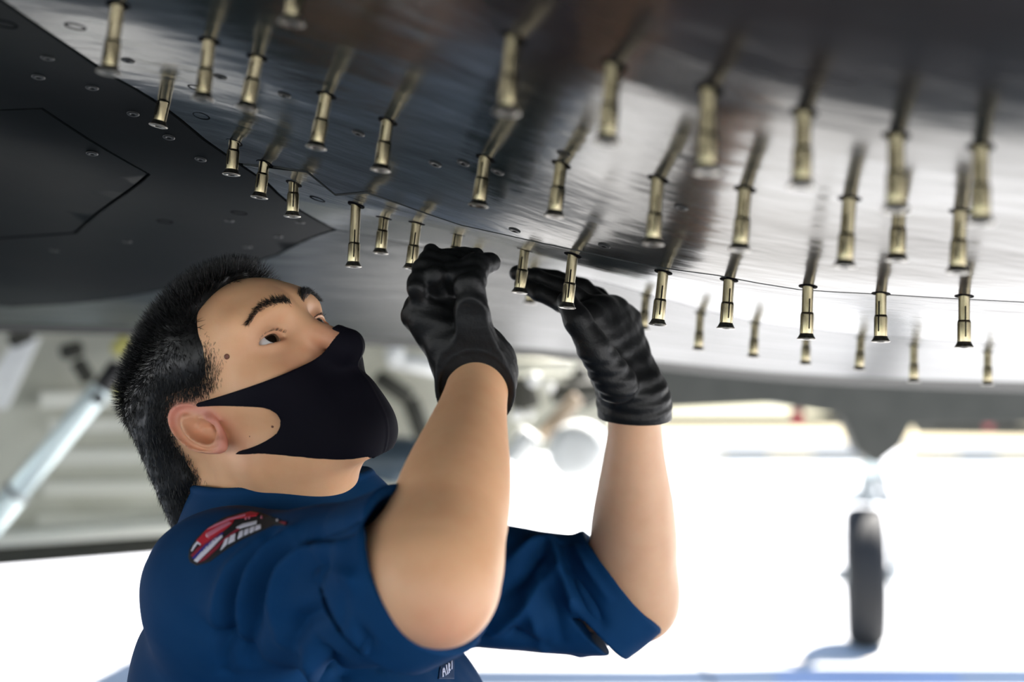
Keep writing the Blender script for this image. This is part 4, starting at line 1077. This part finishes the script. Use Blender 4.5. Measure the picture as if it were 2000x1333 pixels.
# ---- patch and chest lettering, laid on the cloth
from mathutils.bvhtree import BVHTree
bvh = BVHTree.FromPolygons([Vector(v) for v in V.tolist()], [tuple(f) for f in Q.tolist()])
def decal(name, poly, m, off, parent, step=3.0, near=None):
    poly = np.asarray(poly, float); L_ = densify(poly, step); lo, hi = L_.min(0), L_.max(0)
    gx, gy = np.meshgrid(np.arange(lo[0], hi[0], step), np.arange(lo[1], hi[1], step)); gx, gy = gx.ravel(), gy.ravel(); ok = in_poly(gx, gy, L_)
    n_ = len(L_); r = delaunay_2d_cdt([Vector(p) for p in L_.tolist() + list(zip(gx[ok], gy[ok]))], [(i, (i + 1) % n_) for i in range(n_)], [], 0, 1e-6)
    V2 = np.array([tuple(v) for v in r[0]]); tr = [f for f in r[2] if in_poly(*[np.array([c]) for c in V2[list(f)].mean(0)], L_)[0]]
    o_ = Vector((0, 0, CAMZ)); P = []
    for px, py in V2:
        h, nn, _, _ = bvh.ray_cast(o_, Vector(ray(px, py).tolist()))
        if h is None: P.append(None); continue
        P.append(np.array(h + nn * off))
    tr = [f for f in tr if all(P[i] is not None for i in f)]
    tr = [f for f in tr if max(np.linalg.norm(P[f[0]] - P[f[1]]), np.linalg.norm(P[f[1]] - P[f[2]]), np.linalg.norm(P[f[2]] - P[f[0]])) < .016]
    par = list(range(len(P)))
    def fd(i):
        while par[i] != i: par[i] = par[par[i]]; i = par[i]
        return i
    for f in tr:
        for i in f[1:]: par[fd(i)] = fd(f[0])
    cnt = {}
    for f in tr: cnt[fd(f[0])] = cnt.get(fd(f[0]), 0) + 1
    big = max(cnt, key=cnt.get) if cnt else -1; tr = [f for f in tr if fd(f[0]) == big]
    if near is not None and (not tr or np.linalg.norm(np.mean([P[i] for f in tr for i in f], axis=0) - near) > .045): return None
    used = sorted({i for f in tr for i in f}); mp_ = {k: i for i, k in enumerate(used)}; P = [P[k] for k in used]; tr = [tuple(mp_[i] for i in f) for f in tr]
    ob = mesh_obj(name, P, tr, m, parent); md = ob.modifiers.new('thickness', 'SOLIDIFY'); md.thickness = .0006; md.offset = 1
    return ob
def zq(pts, s=9.0909, ox=360, oy=990): return [(ox + x / s, oy + y / s) for x, y in pts]
M_pk = mat('patch_black', (.008, .008, .010), .8, bump=(1500, .3, .0004)); M_pr = mat('patch_red', (.52, .012, .03), .75, bump=(1500, .3, .0004)); M_pd = mat('patch_dark_red', (.24, .006, .025), .75, bump=(1500, .3, .0004))
M_pb = mat('patch_blue', (.012, .012, .20), .75, bump=(1500, .3, .0004)); M_pw = mat('patch_white', (.66, .64, .74), .75, bump=(1500, .3, .0004)); M_pp = mat('patch_pink', (.58, .17, .25), .75, bump=(1500, .3, .0004))
patch = decal('shoulder_patch', zq([(80, 900), (100, 760), (240, 550), (440, 370), (690, 210), (1000, 115), (1250, 85), (1400, 135), (1830, 290), (1800, 340), (1600, 335), (1380, 430), (1000, 600), (700, 800), (450, 985), (220, 1050), (110, 990)]), M_pk, .0006, cov); patch['label'] = 'oval red, white, blue and black shoulder patch'
for nm, m_, pl in (('red_field', M_pr, [(230, 620), (440, 400), (780, 225), (1180, 110), (1330, 140), (1290, 185), (900, 240), (850, 330), (700, 450), (500, 580), (330, 700)]),
                   ('pink_band', M_pp, [(400, 500), (640, 370), (800, 290), (850, 320), (640, 440), (450, 560)]), ('pink_rim', M_pp, [(420, 430), (560, 340), (780, 240), (1100, 160), (1090, 190), (800, 270), (600, 360)]),
                   ('white_chevron', M_pw, [(135, 800), (180, 700), (250, 620), (310, 680), (290, 700), (245, 670), (150, 805)]), ('white_chevron', M_pw, [(385, 530), (410, 490), (440, 500), (450, 580), (420, 570)]),
                   ('dark_red_stripe', M_pd, [(130, 880), (260, 730), (420, 640), (560, 540), (680, 470), (600, 560), (330, 740), (160, 910)]), ('blue_stripe', M_pb, [(150, 930), (390, 690), (680, 480), (710, 490), (520, 650), (200, 940)]),
                   ('white_stripe', M_pw, [(185, 970), (400, 730), (560, 580), (680, 520), (690, 550), (520, 730), (240, 1000)]), ('red_stripe', M_pd, [(255, 1010), (520, 760), (740, 560), (960, 400), (1000, 420), (760, 580), (600, 760), (380, 960)]),
                   ('white_scroll', M_pw, [(930, 390), (1050, 325), (1300, 270), (1290, 325), (1050, 390), (960, 425)]),
                   ('white_letter', M_pw, [(655, 790), (740, 600), (800, 560), (770, 680)]), ('white_letter', M_pw, [(790, 680), (830, 540), (920, 490), (910, 620)]), ('white_letter', M_pw, [(960, 590), (990, 470), (1060, 430), (1050, 540)]),
                   ('white_letter', M_pw, [(1075, 530), (1085, 430), (1160, 400), (1150, 490)]), ('white_letter', M_pw, [(1175, 490), (1180, 395), (1260, 365), (1250, 450)]), ('white_letter', M_pw, [(1270, 445), (1280, 360), (1370, 340), (1370, 400)]),
                   ('small_letter', M_pp, [(1080, 250), (1095, 195), (1120, 195), (1110, 245)]), ('small_letter', M_pp, [(1140, 240), (1150, 190), (1175, 190), (1170, 235)]), ('small_letter', M_pp, [(1360, 225), (1370, 180), (1395, 185), (1390, 230)]), ('small_letter', M_pw, [(1640, 270), (1655, 235), (1680, 245), (1670, 280)]), ('red_tip', M_pd, [(1690, 290), (1760, 285), (1820, 290), (1815, 335), (1770, 320)])):
    decal(nm, zq(pl), m_, .0013 if nm != 'pink_band' and nm != 'pink_rim' else .0017, patch, 2.0)
def stroke(pts, w):
    P = np.array(pts, float); d_ = np.gradient(P, axis=0); d_ /= np.linalg.norm(d_, axis=1)[:, None]; n_ = np.c_[-d_[:, 1], d_[:, 0]] * w / 2
    return np.vstack([P + n_, (P - n_)[::-1]]).tolist()
M_tx = mat('white_thread', (.60, .64, .85), .7)
tape = decal('name_tape', zq([(700, 1150), (800, 500), (1320, 330), (1320, 1150)], 20, 820, 1270), mat('tape_navy', (.003, .030, .100), .75), .0007, cov); tape['label'] = 'navy name tape with white lettering'; tc_ = np.mean([v.co for v in tape.data.vertices], axis=0)
for L_ in ([(865, 1080), (850, 880), (890, 720)], [(890, 720), (930, 860), (985, 1020)], [(860, 900), (950, 870)], [(985, 600), (1010, 800), (1040, 985)], [(1075, 530), (1085, 740), (1095, 930)], [(1085, 540), (1125, 620), (1095, 730)], [(1095, 730), (1120, 790), (1140, 850)], [(1205, 400), (1212, 600), (1208, 780)], [(1150, 440), (1210, 410)]):
    decal('tape_letter', zq(stroke(L_, 44), 20, 820, 1270), M_tx, .0014, tape, 1.5, tc_)

# ---- front zip and waist band
def cloth_front(l, z):
    b = .30
    for _ in range(60): b -= float(cover_sdf(tw(b, l, z)[None].astype(f4))[0]) * .8
    return tw(b + .0012, l, z)
zs = np.linspace(1.10, .80, 50); zv, zf = [], []
for i, z in enumerate(zs):
    zv += [cloth_front(-.006, z), cloth_front(.006, z)]
    if i: zf.append((2 * i - 2, 2 * i - 1, 2 * i + 1, 2 * i))
zo = mesh_obj('zip', zv, zf, mat('zip_brass', (.20, .17, .09), .4, .8), cov); zm = zo.modifiers.new('thickness', 'SOLIDIFY'); zm.thickness = .003; zm.offset = 0
